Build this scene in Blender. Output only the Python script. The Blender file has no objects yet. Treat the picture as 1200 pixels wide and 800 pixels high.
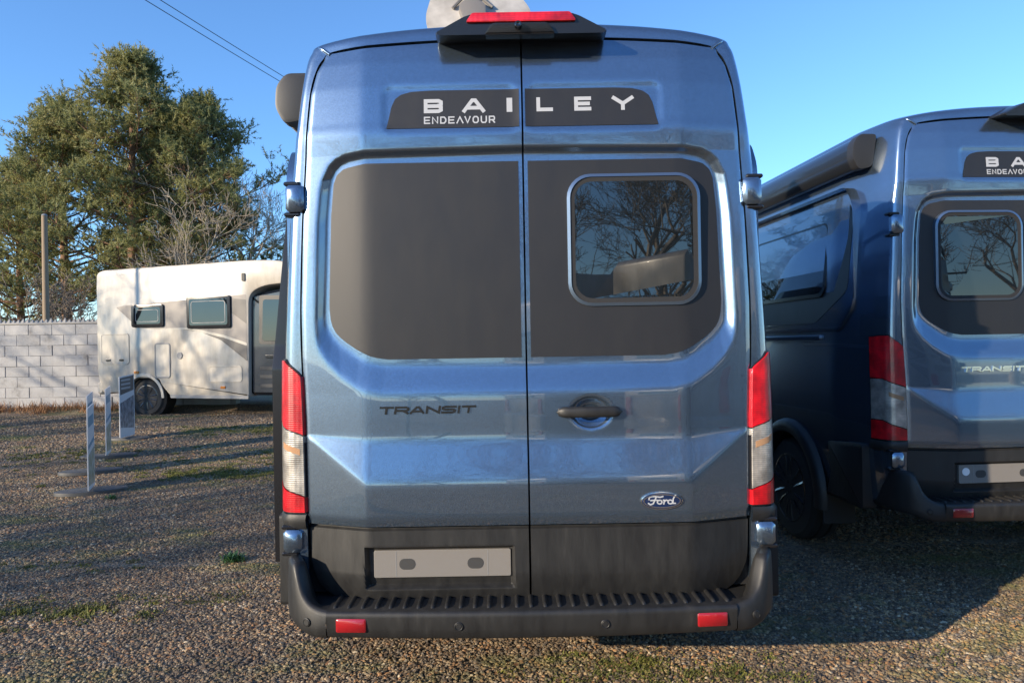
import bpy, bmesh, math, random
import numpy as np
from mathutils import Vector, Matrix, Euler
R = math.radians
PI = math.pi
random.seed(7); rng = np.random.default_rng(7)
scene = bpy.context.scene
COL = scene.collection

# ------------------------------------------------------------------ camera, sky, sun, exposure
CAM_H = 1.5
cam = bpy.data.cameras.new('camera'); camo = bpy.data.objects.new('camera', cam); COL.objects.link(camo)
camo.location = (0, 0, CAM_H); camo.rotation_euler = (R(90), R(1.0), 0)
cam.sensor_fit = 'HORIZONTAL'; cam.sensor_width = 36; cam.lens = 24.96; cam.clip_start = 0.05; cam.clip_end = 3000
scene.camera = camo
SUN_EL = 16.0; SUN_BEHIND = 36.0            # degrees; light comes from the left, a little from behind the camera
sd = Vector((-math.cos(R(SUN_BEHIND)) * math.cos(R(SUN_EL)), -math.sin(R(SUN_BEHIND)) * math.cos(R(SUN_EL)), math.sin(R(SUN_EL))))
sun = bpy.data.lights.new('sun', 'SUN'); suno = bpy.data.objects.new('sun', sun); COL.objects.link(suno)
sun.energy = 4.0; sun.angle = R(0.5); sun.color = (1.0, 0.84, 0.63)
suno.rotation_euler = (-sd).to_track_quat('-Z', 'Y').to_euler()
world = bpy.data.worlds.new('World'); scene.world = world; world.use_nodes = True
wn = world.node_tree.nodes; wl = world.node_tree.links
sky = wn.new('ShaderNodeTexSky'); sky.sky_type = 'NISHITA'; sky.sun_disc = False
sky.sun_elevation = R(SUN_EL); sky.sun_rotation = math.atan2(sd.x, sd.y)
sky.air_density = 1.0; sky.dust_density = 0.0; sky.ozone_density = 6.0
bg = wn['Background']; wl.new(sky.outputs[0], bg.inputs[0]); bg.inputs[1].default_value = 0.15
scene.view_settings.view_transform = 'Standard'; scene.view_settings.look = 'None'
scene.view_settings.exposure = 1.05; scene.view_settings.gamma = 1
scene.cycles.max_bounces = 8; scene.cycles.transparent_max_bounces = 8

# ------------------------------------------------------------------ materials
def mat(name, col, rough=0.5, metal=0.0, coat=0.0, spec=0.5, ior=None, emit=None):
    m = bpy.data.materials.new(name); m.use_nodes = True
    b = m.node_tree.nodes['Principled BSDF']
    b.inputs['Base Color'].default_value = (*col, 1); b.inputs['Roughness'].default_value = rough
    b.inputs['Metallic'].default_value = metal; b.inputs['Coat Weight'].default_value = coat
    b.inputs['Coat Roughness'].default_value = 0.03; b.inputs['Specular IOR Level'].default_value = spec
    if ior: b.inputs['IOR'].default_value = ior
    return m
def N(m, t, **kw):
    n = m.node_tree.nodes.new(t)
    for k, v in kw.items():
        if k in n.inputs: n.inputs[k].default_value = v
        else: setattr(n, k, v)
    return n
def L(m, a, b): m.node_tree.links.new(a, b)
def B(m): return m.node_tree.nodes['Principled BSDF']
def coords(m, kind='Object', scale=(1, 1, 1)):
    t = N(m, 'ShaderNodeTexCoord'); mp = N(m, 'ShaderNodeMapping'); mp.inputs['Scale'].default_value = scale
    L(m, t.outputs[kind], mp.inputs[0]); return mp.outputs[0]
def worldpos(m, scale=(1, 1, 1)):
    t = N(m, 'ShaderNodeNewGeometry'); mp = N(m, 'ShaderNodeMapping'); mp.inputs['Scale'].default_value = scale
    L(m, t.outputs['Position'], mp.inputs[0]); return mp.outputs[0]
def ramp(m, fac, stops, interp='LINEAR'):
    r = N(m, 'ShaderNodeValToRGB'); r.color_ramp.interpolation = interp
    e = r.color_ramp.elements
    while len(e) < len(stops): e.new(0.5)
    for k, (p, c) in enumerate(stops):
        e[k].position = p; e[k].color = (*c, 1) if len(c) == 3 else c
    L(m, fac, r.inputs[0]); return r.outputs[0]
def mix(m, fac, a, b, mode='MIX'):
    n = N(m, 'ShaderNodeMix', data_type='RGBA', blend_type=mode)
    for sock, v in ((n.inputs[0], fac), (n.inputs[6], a), (n.inputs[7], b)):
        if hasattr(v, 'links'): L(m, v, sock)
        elif isinstance(v, (int, float)): sock.default_value = v
        else: sock.default_value = (*v, 1)
    return n.outputs[2]
def bump(m, h, strength=0.3, dist=0.01):
    b = N(m, 'ShaderNodeBump'); b.inputs['Strength'].default_value = strength; b.inputs['Distance'].default_value = dist
    L(m, h, b.inputs['Height']); L(m, b.outputs[0], B(m).inputs['Normal']); return b
def noise(m, vec, scale, detail=4, rough=0.55):
    n = N(m, 'ShaderNodeTexNoise'); n.inputs['Scale'].default_value = scale; n.inputs['Detail'].default_value = detail
    n.inputs['Roughness'].default_value = rough; L(m, vec, n.inputs['Vector']); return n.outputs['Fac']
def voro(m, vec, scale, out='Distance', feature='F1'):
    n = N(m, 'ShaderNodeTexVoronoi', feature=feature); n.inputs['Scale'].default_value = scale
    L(m, vec, n.inputs['Vector']); return n.outputs[out]

def make_paint(name, col, flake=0.5):
    m = mat(name, col, 0.245, 0.88, 1.0); B(m).inputs['Coat IOR'].default_value = 1.9
    v = coords(m)
    f = voro(m, v, 330, 'Color')
    sep = N(m, 'ShaderNodeSeparateColor'); L(m, f, sep.inputs[0])
    dark = tuple(c * (1 - flake) for c in col); light = tuple(min(1, c * (1 + flake)) for c in col)
    c1 = ramp(m, sep.outputs[0], [(0.0, dark), (1.0, light)])
    n = noise(m, coords(m, scale=(1, 1, 0.6)), 5, 5)
    L(m, c1, B(m).inputs['Base Color'])
    d = noise(m, coords(m, scale=(14, 14, 3)), 2.2, 6, 0.7)
    cr = ramp(m, d, [(0.35, (0.012,) * 3), (0.8, (0.05,) * 3)]); L(m, cr, B(m).inputs['Coat Roughness'])
    bb = N(m, 'ShaderNodeBump'); bb.inputs['Strength'].default_value = 0.012; bb.inputs['Distance'].default_value = 0.002
    L(m, n, bb.inputs['Height']); L(m, bb.outputs[0], B(m).inputs['Coat Normal'])
    return m
M = {}
M['paint'] = make_paint('blue_metallic_paint', (0.152, 0.216, 0.302), 0.15)
def make_plastic():
    m = mat('textured_black_plastic', (0.045, 0.043, 0.042), 0.48)
    v = coords(m)
    d = noise(m, coords(m, scale=(6, 6, 1.2)), 4, 6, 0.65)
    c = ramp(m, d, [(0.3, (0.012, 0.012, 0.0125)), (0.62, (0.019, 0.0188, 0.0185)), (0.85, (0.038, 0.036, 0.033))])
    L(m, c, B(m).inputs['Base Color'])
    L(m, ramp(m, d, [(0.3, (0.42,) * 3), (0.8, (0.62,) * 3)]), B(m).inputs['Roughness'])
    bump(m, noise(m, v, 900, 2), 0.25, 0.0008); return m
M['plastic'] = make_plastic()
M['vinyl'] = mat('charcoal_vinyl', (0.018, 0.018, 0.020), 0.46)
_d = noise(M['vinyl'], coords(M['vinyl'], scale=(5, 5, 1.4)), 3, 6, .7)
L(M['vinyl'], ramp(M['vinyl'], _d, [(0.35, (0.44,) * 3), (0.75, (0.49,) * 3)]), B(M['vinyl']).inputs['Roughness'])
L(M['vinyl'], ramp(M['vinyl'], _d, [(0.35, (0.017, 0.017, 0.019)), (0.8, (0.021, 0.0205, 0.021))]), B(M['vinyl']).inputs['Base Color'])
_n = noise(M['vinyl'], coords(M['vinyl']), 700, 2); bump(M['vinyl'], _n, 0.12, 0.0006)
M['black'] = mat('gloss_black', (0.012, 0.012, 0.014), 0.25)
M['rubber'] = mat('rubber', (0.018, 0.018, 0.019), 0.75)
_n = noise(M['rubber'], coords(M['rubber']), 60, 4); bump(M['rubber'], _n, 0.25, 0.003)
M['void'] = mat('dark_cavity', (0.006, 0.006, 0.007), 0.9)
M['glass'] = mat('tinted_glass', (0.006, 0.008, 0.010), 0.012, spec=0.5, ior=1.85)
M['trim'] = mat('blue_grey_window_trim', (0.15, 0.205, 0.28), 0.30, 0.75, 0.6)
M['chrome'] = mat('chrome', (0.78, 0.78, 0.76), 0.12, 1.0)
M['letter'] = mat('silver_lettering', (0.40, 0.415, 0.44), 0.4)
M['badge_black'] = mat('black_badge', (0.012, 0.012, 0.014), 0.22, coat=0.6)
M['navy'] = mat('navy_enamel', (0.010, 0.022, 0.07), 0.2, coat=1.0)
def make_lens(name, col, horiz=220, metal=0.25):
    m = mat(name, col, 0.30, metal, 0.6); B(m).inputs['Coat Roughness'].default_value = 0.08
    v = coords(m)
    w = N(m, 'ShaderNodeTexWave', bands_direction='Z'); w.inputs['Scale'].default_value = 38; L(m, v, w.inputs['Vector'])
    w2 = N(m, 'ShaderNodeTexWave', bands_direction='X'); w2.inputs['Scale'].default_value = 16; L(m, v, w2.inputs['Vector'])
    n = noise(m, coords(m, scale=(1, 1, 1)), 16, 3)
    c = mix(m, ramp(m, n, [(0.35, (0,) * 3), (0.7, (1,) * 3)]), tuple(c * 0.55 for c in col), tuple(min(1, c * 1.35) for c in col))
    c = mix(m, w.outputs['Fac'], c, mix(m, 0.30, c, tuple(x * .3 for x in col)))
    L(m, c, B(m).inputs['Base Color'])
    add = N(m, 'ShaderNodeMath', operation='ADD'); L(m, w.outputs['Fac'], add.inputs[0]); L(m, w2.outputs['Fac'], add.inputs[1])
    bump(m, add.outputs[0], 0.22, 0.0015); return m
M['red_lens'] = make_lens('red_lens', (0.62, 0.006, 0.014), metal=0.0)
M['clear_lens'] = make_lens('clear_lens', (0.52, 0.48, 0.43), metal=0.55)
M['amber_lens'] = mat('amber_lens', (0.62, 0.19, 0.02), 0.2, coat=1.0)
M['pale_amber'] = mat('pale_amber_lens', (0.42, 0.24, 0.13), 0.2, coat=1.0)
M['reflector'] = mat('red_reflector', (0.30, 0.008, 0.012), 0.25, coat=1.0)
M['plate'] = mat('grey_plate_bracket', (0.185, 0.172, 0.158), 0.5)
M['slot'] = mat('slot_grey', (0.04, 0.04, 0.04), 0.6)
M['sticker'] = mat('white_sticker', (0.75, 0.75, 0.75), 0.5)
M['alloy_black'] = mat('black_alloy', (0.030, 0.030, 0.032), 0.25, 0.3, 0.5)
M['awning'] = mat('anthracite_awning', (0.045, 0.050, 0.060), 0.30, 0.7, 0.5)
M['awning_cap'] = mat('awning_end_cap', (0.022, 0.022, 0.023), 0.45)
M['dish'] = mat('grey_dish', (0.42, 0.40, 0.37), 0.5)
_d = noise(M['dish'], coords(M['dish']), 7, 5)
L(M['dish'], ramp(M['dish'], _d, [(0.35, (0.30, 0.28, 0.25)), (0.65, (0.5, 0.47, 0.43))]), B(M['dish']).inputs['Base Color'])
def make_white():
    m = mat('motorhome_white', (0.74, 0.72, 0.68), 0.35, coat=0.4)
    d = noise(m, coords(m, scale=(2, 2, .5)), 3, 6, .7)
    L(m, ramp(m, d, [(0.3, (0.38, 0.335, 0.27)), (0.6, (0.50, 0.455, 0.385))]), B(m).inputs['Base Color']); return m
M['white'] = make_white()
M['swoosh'] = mat('grey_graphic', (0.20, 0.18, 0.165), 0.4)
M['swoosh_dark'] = mat('dark_graphic', (0.075, 0.07, 0.068), 0.4)
M['cab'] = mat('dark_blue_cab', (0.010, 0.017, 0.030), 0.25, 0.2, 1.0)
M['grey_trim'] = mat('grey_trim', (0.22, 0.22, 0.22), 0.5)
def make_block():
    m = mat('whitewashed_block', (0.5, 0.5, 0.5), 0.85)
    v = worldpos(m); oi = N(m, 'ShaderNodeObjectInfo')
    n = noise(m, v, 3.2, 7, .65); n2 = noise(m, v, 28, 4)
    c = ramp(m, n, [(0.28, (0.19, 0.18, 0.17)), (0.42, (0.345, 0.34, 0.335)), (0.7, (0.42, 0.415, 0.41))])
    c = mix(m, oi.outputs['Random'], c, mix(m, 1.0, c, (0.86, 0.86, 0.87), 'MULTIPLY'))
    L(m, c, B(m).inputs['Base Color']); bump(m, n2, .5, .01); return m
M['block'] = make_block()
M['mortar'] = mat('mortar', (0.27, 0.265, 0.26), 0.9)
M['spike'] = mat('grey_spikes', (0.30, 0.29, 0.27), 0.7)
M['wood'] = mat('weathered_pole_wood', (0.24, 0.18, 0.12), 0.8)
_n = noise(M['wood'], worldpos(M['wood'], (14, 14, .8)), 2, 5); bump(M['wood'], _n, .5, .01)
M['cable'] = mat('cable', (0.03, 0.03, 0.03), 0.6)
def make_bark(name, a, b):
    m = mat(name, a, 0.9); v = worldpos(m, (5, 5, 1.2)); n = noise(m, v, 2.5, 6)
    L(m, ramp(m, n, [(0.3, a), (0.7, b)]), B(m).inputs['Base Color']); bump(m, n, .6, .03); return m
M['pine_bark'] = make_bark('pine_bark', (0.10, 0.06, 0.038), (0.28, 0.16, 0.09))
M['bare_bark'] = make_bark('bare_bark', (0.09, 0.072, 0.055), (0.21, 0.17, 0.13))
M['pale_bark'] = make_bark('pale_bark', (0.24, 0.20, 0.15), (0.42, 0.36, 0.28))
M['scrub'] = make_bark('scrub_bark', (0.13, 0.09, 0.05), (0.24, 0.17, 0.09))
def make_needles():
    m = mat('pine_needles', (0.06, 0.09, 0.03), 0.6)
    v = worldpos(m); n = noise(m, v, 0.9, 4); n2 = noise(m, v, 7, 2)
    c = ramp(m, n, [(0.32, (0.14, 0.17, 0.070)), (0.5, (0.26, 0.275, 0.105)), (0.68, (0.37, 0.345, 0.145))])
    c = mix(m, ramp(m, n2, [(0.4, (0,) * 3), (0.7, (0.55,) * 3)]), c, (0.24, 0.215, 0.085))
    L(m, c, B(m).inputs['Base Color'])
    tr = N(m, 'ShaderNodeBsdfTranslucent'); L(m, c, tr.inputs[0]); ms = N(m, 'ShaderNodeMixShader'); ms.inputs[0].default_value = 0.45
    out = m.node_tree.nodes['Material Output']; L(m, B(m).outputs[0], ms.inputs[1]); L(m, tr.outputs[0], ms.inputs[2]); L(m, ms.outputs[0], out.inputs[0])
    return m
M['needles'] = make_needles()
M['moss'] = mat('moss', (0.13, 0.16, 0.025), 0.8)
_n = noise(M['moss'], worldpos(M['moss']), 9, 4)
L(M['moss'], ramp(M['moss'], _n, [(0.3, (0.06, 0.068, 0.020)), (0.55, (0.13, 0.135, 0.026)), (0.75, (0.24, 0.22, 0.04))]), B(M['moss']).inputs['Base Color'])
M['weed'] = mat('green_weed', (0.045, 0.12, 0.03), 0.6)
M['dry'] = mat('dry_grass', (0.29, 0.15, 0.065), 0.8)
STONE = [(0.0, (0.073, 0.055, 0.041)), (0.2, (0.174, 0.138, 0.1)), (0.36, (0.305, 0.215, 0.124)), (0.5, (0.136, 0.09, 0.052)), (0.65, (0.406, 0.291, 0.165)), (0.78, (0.339, 0.181, 0.08)), (0.9, (0.213, 0.181, 0.145)), (0.97, (0.564, 0.462, 0.319))]
def make_ground():
    m = mat('gravel_ground', (0.2, 0.17, 0.14), 0.92)
    v = worldpos(m)
    vn = N(m, 'ShaderNodeTexVoronoi'); vn.inputs['Scale'].default_value = 52; L(m, v, vn.inputs['Vector'])
    s = N(m, 'ShaderNodeSeparateColor'); L(m, vn.outputs['Color'], s.inputs[0])
    stones = ramp(m, s.outputs[0], STONE, 'CONSTANT')
    dirt = noise(m, v, 1.1, 7, .68)
    c = mix(m, ramp(m, dirt, [(0.38, (0,) * 3), (0.64, (0.9,) * 3)]), stones, (0.155, 0.118, 0.085))
    rut = noise(m, worldpos(m, (0.16, 1.1, 1)), 1.6, 5, .6)
    c = mix(m, ramp(m, rut, [(0.45, (0,) * 3), (0.62, (0.65,) * 3)]), c, (0.120, 0.088, 0.062))
    g = noise(m, worldpos(m, (0.55, 0.9, 1)), 1.3, 7, .72)
    py = N(m, 'ShaderNodeSeparateXYZ'); L(m, v, py.inputs[0])
    far = N(m, 'ShaderNodeMapRange'); far.inputs[1].default_value = 4.0; far.inputs[2].default_value = 10.0
    far.inputs[3].default_value = 0.35; far.inputs[4].default_value = 1.0; L(m, py.outputs[1], far.inputs[0])
    gm = N(m, 'ShaderNodeMath', operation='MULTIPLY'); L(m, ramp(m, g, [(0.50, (0,) * 3), (0.63, (0.9,) * 3)]), gm.inputs[0]); L(m, far.outputs[0], gm.inputs[1])
    fine = noise(m, v, 30, 5)
    mossc = ramp(m, fine, [(0.3, (0.060, 0.070, 0.020)), (0.7, (0.17, 0.185, 0.038))])
    c = mix(m, gm.outputs[0], c, mossc)
    L(m, c, B(m).inputs['Base Color'])
    inv = N(m, 'ShaderNodeMath', operation='MULTIPLY'); inv.inputs[1].default_value = -1.0; L(m, vn.outputs['Distance'], inv.inputs[0])
    ad = N(m, 'ShaderNodeMath', operation='ADD'); L(m, inv.outputs[0], ad.inputs[0]); L(m, fine, ad.inputs[1])
    bump(m, ad.outputs[0], 0.9, 0.018); return m
M['ground'] = make_ground()
def make_pebble():
    m = mat('pebble', (0.2, 0.17, 0.14), 0.75)
    oi = N(m, 'ShaderNodeObjectInfo')
    c = ramp(m, oi.outputs['Random'], STONE, 'CONSTANT')
    v = worldpos(m); dirt = noise(m, v, 1.1, 7, .68)
    c = mix(m, ramp(m, dirt, [(0.40, (0,) * 3), (0.66, (0.72,) * 3)]), c, (0.080, 0.060, 0.042))
    g = noise(m, worldpos(m, (0.55, 0.9, 1)), 1.3, 7, .72); fine = noise(m, v, 30, 5)
    c = mix(m, ramp(m, g, [(0.52, (0,) * 3), (0.65, (0.8,) * 3)]), c, ramp(m, fine, [(0.3, (0.060, 0.068, 0.022)), (0.7, (0.19, 0.195, 0.045))]))
    L(m, c, B(m).inputs['Base Color'])
    return m
M['pebble'] = make_pebble()

# ------------------------------------------------------------------ mesh helpers
class MB:
    def __init__(s): s.v = []; s.f = []
    def add(s, vs, fs):
        o = len(s.v); s.v += [tuple(p) for p in vs]; s.f += [tuple(i + o for i in f) for f in fs]; return s
    def box(s, c, d, rot=None):
        x, y, z = (k / 2 for k in d); c = Vector(c)
        vs = [Vector(p) for p in ((-x,-y,-z),(x,-y,-z),(x,y,-z),(-x,y,-z),(-x,-y,z),(x,-y,z),(x,y,z),(-x,y,z))]
        if rot: mm = Euler(rot).to_matrix(); vs = [mm @ p for p in vs]
        return s.add([c + p for p in vs], [(0,3,2,1),(4,5,6,7),(0,1,5,4),(1,2,6,5),(2,3,7,6),(3,0,4,7)])
    def bbox(s, c, d, b=0.006, rot=None):           # bevelled box: rounded-rect slab, bevelled both ends
        x, y, z = (k / 2 for k in d); b = min(b, x * .9, y * .9, z * .9); c = Vector(c)
        mm = Euler(rot).to_matrix() if rot else Matrix.Identity(3)
        out = [(-x + b, -z), (x - b, -z), (x, -z + b), (x, z - b), (x - b, z), (-x + b, z), (-x, z - b), (-x, -z + b)]
        rings = []
        for yy, k in ((-y, b), (-y + b, 0), (y - b, 0), (y, b)):
            fx = (x - k) / x; fz = (z - k) / z
            rings.append([c + mm @ Vector((p[0] * fx, yy, p[1] * fz)) for p in out])
        return s.loft(rings, True, True)
    def loft(s, rings, closed=True, caps=False):
        n = len(rings[0]); vs = [p for r in rings for p in r]; fs = []
        for j in range(len(rings) - 1):
            for i in range(n if closed else n - 1):
                a = j * n + i; b = j * n + (i + 1) % n
                fs.append((a, b, b + n, a + n))
        if caps: fs.append(tuple(range(n))[::-1]); fs.append(tuple(range((len(rings) - 1) * n, len(rings) * n)))
        return s.add(vs, fs)
    def tube(s, pts, r, n=8, caps=True):
        pts = [Vector(p) for p in pts]; rings = []
        for k, p in enumerate(pts):
            a = pts[max(0, k - 1)]; b = pts[min(len(pts) - 1, k + 1)]; t = (b - a).normalized()
            u = t.cross(Vector((0, 0, 1)) if abs(t.z) < .9 else Vector((1, 0, 0))).normalized(); w = t.cross(u)
            rr = r[k] if isinstance(r, (list, tuple)) else r
            rings.append([p + (u * math.cos(2 * PI * i / n) + w * math.sin(2 * PI * i / n)) * rr for i in range(n)])
        return s.loft(rings, True, caps)
    def slab(s, out, fn, h0, h1, bev=0.0):           # outline (a,b), fn(a,b,h) -> point
        rings = [[fn(a, b, h0) for a, b in out]]
        if bev > 0:
            rings.append([fn(a, b, h1 - bev * (1 if h1 > h0 else -1)) for a, b in out])
            for q in (0.35, 1.0):
                ins = inset(out, bev * (1 - math.sqrt(max(0, 1 - q * q))) if q < 1 else bev)
                hh = h1 - bev * (1 if h1 > h0 else -1) * (1 - (math.sin(math.acos(1 - q)) if q < 1 else 1))
                rings.append([fn(a, b, hh) for a, b in ins])
        else: rings.append([fn(a, b, h1) for a, b in out])
        return s.loft(rings, True, True)
    def lathe(s, prof, c, axis='x', n=32):           # prof: (axial, radius)
        rings = []
        for a, r in prof:
            ring = []
            for i in range(n):
                t = 2 * PI * i / n; q = (r * math.cos(t), r * math.sin(t))
                ring.append({'x': (c[0] + a, c[1] + q[0], c[2] + q[1]), 'y': (c[0] + q[0], c[1] + a, c[2] + q[1]), 'z': (c[0] + q[0], c[1] + q[1], c[2] + a)}[axis])
            rings.append(ring)
        return s.loft(rings, True, True)
    def grid(s, pts):                                # pts[j][i]
        return s.loft(pts, False, False)
    def mesh(s, name, recalc=True):
        me = bpy.data.meshes.new(name); me.from_pydata([tuple(p) for p in s.v], [], s.f)
        if recalc:
            bm = bmesh.new(); bm.from_mesh(me); bmesh.ops.remove_doubles(bm, verts=bm.verts, dist=1e-6)
            bmesh.ops.recalc_face_normals(bm, faces=bm.faces); bm.to_mesh(me); bm.free()
        return me
    def build(s, name, m, parent=None, smooth=False, angle=40, recalc=True):
        me = s.mesh(name, recalc); return link(name, me, m, parent, smooth, angle)
def link(name, me, m, parent=None, smooth=False, angle=40):
    if m is not None and not me.materials: me.materials.append(m)
    if smooth:
        me.polygons.foreach_set('use_smooth', [True] * len(me.polygons))
        if angle < 180: me.set_sharp_from_angle(angle=R(angle))
    o = bpy.data.objects.new(name, me); COL.objects.link(o)
    if parent: o.parent = parent
    return o
def npmesh(name, v, f):
    me = bpy.data.meshes.new(name); v = np.asarray(v, np.float32); f = np.asarray(f, np.int32)
    me.vertices.add(len(v)); me.vertices.foreach_set('co', v.ravel())
    k = f.shape[1]; me.loops.add(f.size); me.loops.foreach_set('vertex_index', f.ravel())
    me.polygons.add(len(f)); me.polygons.foreach_set('loop_start', np.arange(0, f.size, k, dtype=np.int32)); me.update(calc_edges=True); me.validate()
    return me
def inset(out, d):
    n = len(out); A = sum(out[i][0] * out[(i + 1) % n][1] - out[(i + 1) % n][0] * out[i][1] for i in range(n)); sg = 1 if A > 0 else -1
    r = []
    for i in range(n):
        p0 = Vector(out[i - 1]); p = Vector(out[i]); p1 = Vector(out[(i + 1) % n])
        e0 = (p - p0).normalized(); e1 = (p1 - p).normalized()
        n0 = Vector((-e0.y, e0.x)) * sg; n1 = Vector((-e1.y, e1.x)) * sg
        b = n0 + n1; k = b.length_squared
        q = p + b * (2 * d / k if k > .3 else d) * 1.0
        r.append((q.x, q.y))
    return r
def rrect(x0, x1, z0, z1, r, n=5):
    o = []
    for cx, cz, a0 in ((x1 - r, z0 + r, -90), (x1 - r, z1 - r, 0), (x0 + r, z1 - r, 90), (x0 + r, z0 + r, 180)):
        for k in range(n + 1):
            t = R(a0 + 90 * k / n); o.append((cx + r * math.cos(t), cz + r * math.sin(t)))
    return o
def roundpoly(pts, r, n=4):
    o = []; m = len(pts)
    for i in range(m):
        p0, p, p1 = Vector(pts[i - 1]), Vector(pts[i]), Vector(pts[(i + 1) % m])
        rr = r[i] if isinstance(r, (list, tuple)) else r
        a = p + (p0 - p).normalized() * min(rr, (p0 - p).length * .48); b = p + (p1 - p).normalized() * min(rr, (p1 - p).length * .48)
        if rr < 1e-5: o.append(tuple(p)); continue
        for k in range(n + 1):
            t = k / n; q = a * (1 - t) ** 2 + p * 2 * t * (1 - t) + b * t * t; o.append((q.x, q.y))
    return o
def catmull(pts, sub):
    pts = [Vector(p) for p in pts]; o = []
    for i in range(len(pts) - 1):
        p0 = pts[max(0, i - 1)]; p1 = pts[i]; p2 = pts[i + 1]; p3 = pts[min(len(pts) - 1, i + 2)]
        for k in range(sub):
            t = k / sub
            o.append(.5 * (2 * p1 + (p2 - p0) * t + (2 * p0 - 5 * p1 + 4 * p2 - p3) * t * t + (3 * p1 - p0 - 3 * p2 + p3) * t ** 3))
    o.append(pts[-1]); return o
def tag(o, label=None, cat=None, group=None, kind=None):
    if label: o['label'] = label
    if cat: o['category'] = cat
    if group: o['group'] = group
    if kind: o['kind'] = kind
    return o
def empty(name, loc, rz=0, label=None, cat=None, group=None):
    o = bpy.data.objects.new(name, None); COL.objects.link(o); o.location = loc; o.rotation_euler = (0, 0, rz)
    o.empty_display_size = .2; return tag(o, label, cat, group)
def copy_tree(o, parent=None):
    c = o.copy(); COL.objects.link(c); c.parent = parent
    for ch in list(o.children): copy_tree(ch, c)
    return c
def sst(e0, e1, x):
    t = np.clip((np.asarray(x, float) - e0) / (e1 - e0), 0, 1); return t * t * (3 - 2 * t)

# ------------------------------------------------------------------ ground
def gh(x, y):
    x = np.asarray(x, float); y = np.asarray(y, float)
    h = 0.19 * sst(5, 14, y) * sst(0.5, -3.5, x) + 0.055 * sst(1.5, 2.4, x) * sst(2.8, 4.2, y)
    h = h + 0.012 * np.sin(x * 1.7 + .6 * y) * np.sin(y * 1.3 - .4 * x) * sst(1.15, 2.2, np.abs(x)) + .006 * np.sin(x * 5.1 + y * 2) * np.sin(y * 4.3) * sst(1.15, 2.2, np.abs(x))
    return h + .10 * sst(14.1, 14.75, y) * sst(-2, -4, x)
def axis_samples(c0, c1, step, far):
    a = list(np.arange(c0, c1 + 1e-6, step)); k = step; lo = c0; hi = c1
    while hi < far: k *= 1.35; hi += k; a.append(hi)
    k = step
    while lo > -far: k *= 1.35; lo -= k; a.insert(0, lo)
    return np.array(a)
def ground_patch(xs, ys):
    X, Y = np.meshgrid(xs, ys); Z = gh(X, Y); nx = len(xs); ny = len(ys)
    v = np.stack([X, Y, Z], -1).reshape(-1, 3)
    i, j = np.meshgrid(np.arange(nx - 1), np.arange(ny - 1)); a = (j * nx + i).ravel()
    return v, np.stack([a, a + 1, a + 1 + nx, a + nx], -1)
v, f = ground_patch(axis_samples(-9, 6, .12, 900), axis_samples(1.5, 15.5, .12, 900))
g = link('ground', npmesh('ground', v, f), M['ground'], smooth=True, angle=180)
tag(g, kind='structure'); g['label'] = 'brown gravel yard with mossy patches and tree shadows'

# ================================================================== THE BLUE CAMPER VAN
def tab(pts):
    a = np.array([p[0] for p in pts]); b = np.array([p[1] for p in pts])
    return lambda z: np.interp(z, a, b)
BASE = tab([(.45, .0), (.80, .016), (.83, .019), (1.127, .019), (1.31, .014), (1.9, .006), (2.236, -.0045), (2.30, -.0005), (2.318, .0), (2.335, -.001), (2.36, -.004), (2.5, -.016), (2.6, -.030), (2.66, -.043), (2.70, -.056)])
REC = [(0, 2.237), (.62, 2.228), (.685, 2.219), (.718, 2.206), (.741, 2.185), (.756, 2.155), (.765, 2.11), (.776, 2.0), (.790, 1.61), (.788, 1.58), (.780, 1.552), (.762, 1.524), (.735, 1.497), (.655, 1.440), (.61, 1.418), (.55, 1.407), (0, 1.402)]
REC_W = [.020, .020, .021, .022, .022, .028, .030, .032, .034, .044, .058, .072, .086, .094, .096, .096, .096]
def softpos(x, k=.016): return .5 * (x + np.sqrt(x * x + k * k))
def smclip(t, k=.08):
    t = np.clip(t, -1, 2); return np.clip(softpos(t, k) - softpos(t - 1, k), 0, 1)
def Pd(x, z, bowl=False):                           # how far the tail surface stands out towards -y
    x = np.asarray(x, float); z = np.asarray(z, float); ax = np.abs(x)
    O = BASE(z)
    t = np.full(np.broadcast(ax, z).shape, -9.0)
    for (a, b), w in zip(zip(REC[:-1], REC[1:]), REC_W):
        ex, ez = b[0] - a[0], b[1] - a[1]; l = math.hypot(ex, ez); nx, nz = -ez / l, ex / l
        t = np.maximum(t, ((ax - a[0]) * nx + (z - a[1]) * nz) / w)
    k = smclip(t, .14)
    I = -.024 + (1.82 - z) * .018
    p = I * (1 - k) + O * k
    p = p - .185 * softpos(ax - .62)
    amp = 1 - np.clip((ax - .62) / .245, 0, 1)
    zu = 1.127 + .02 * (1 - amp); h = .162 * np.maximum(amp, .02)
    p = p + .036 * amp * smclip((zu - z) / h, .10) - .15 * softpos(.835 - z, .006) * (z > .78)
    bx = np.maximum(np.abs(ax - .28) - .225, 0); bz = np.maximum(np.abs(z - 2.41) - .055, 0)
    p = p - .005 * (1 - sst(.015, .05, np.hypot(bx, bz))) 
    if bowl: p = p - .030 * (1 - sst(.45, 1.0, np.hypot((x - .245) / .082, (z - 1.222) / .066)))
    return p
def pd(x, z): return float(Pd(x, z))
Gp = [(.862, .52), (.864, .82), (.868, 1.2), (.878, 1.44), (.880, 1.64), (.868, 1.98), (.857, 2.15), (.846, 2.33), (.831, 2.49), (.808, 2.58), (.780, 2.628), (.735, 2.657), (.50, 2.678), (.25, 2.690), (0, 2.694)]
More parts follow.
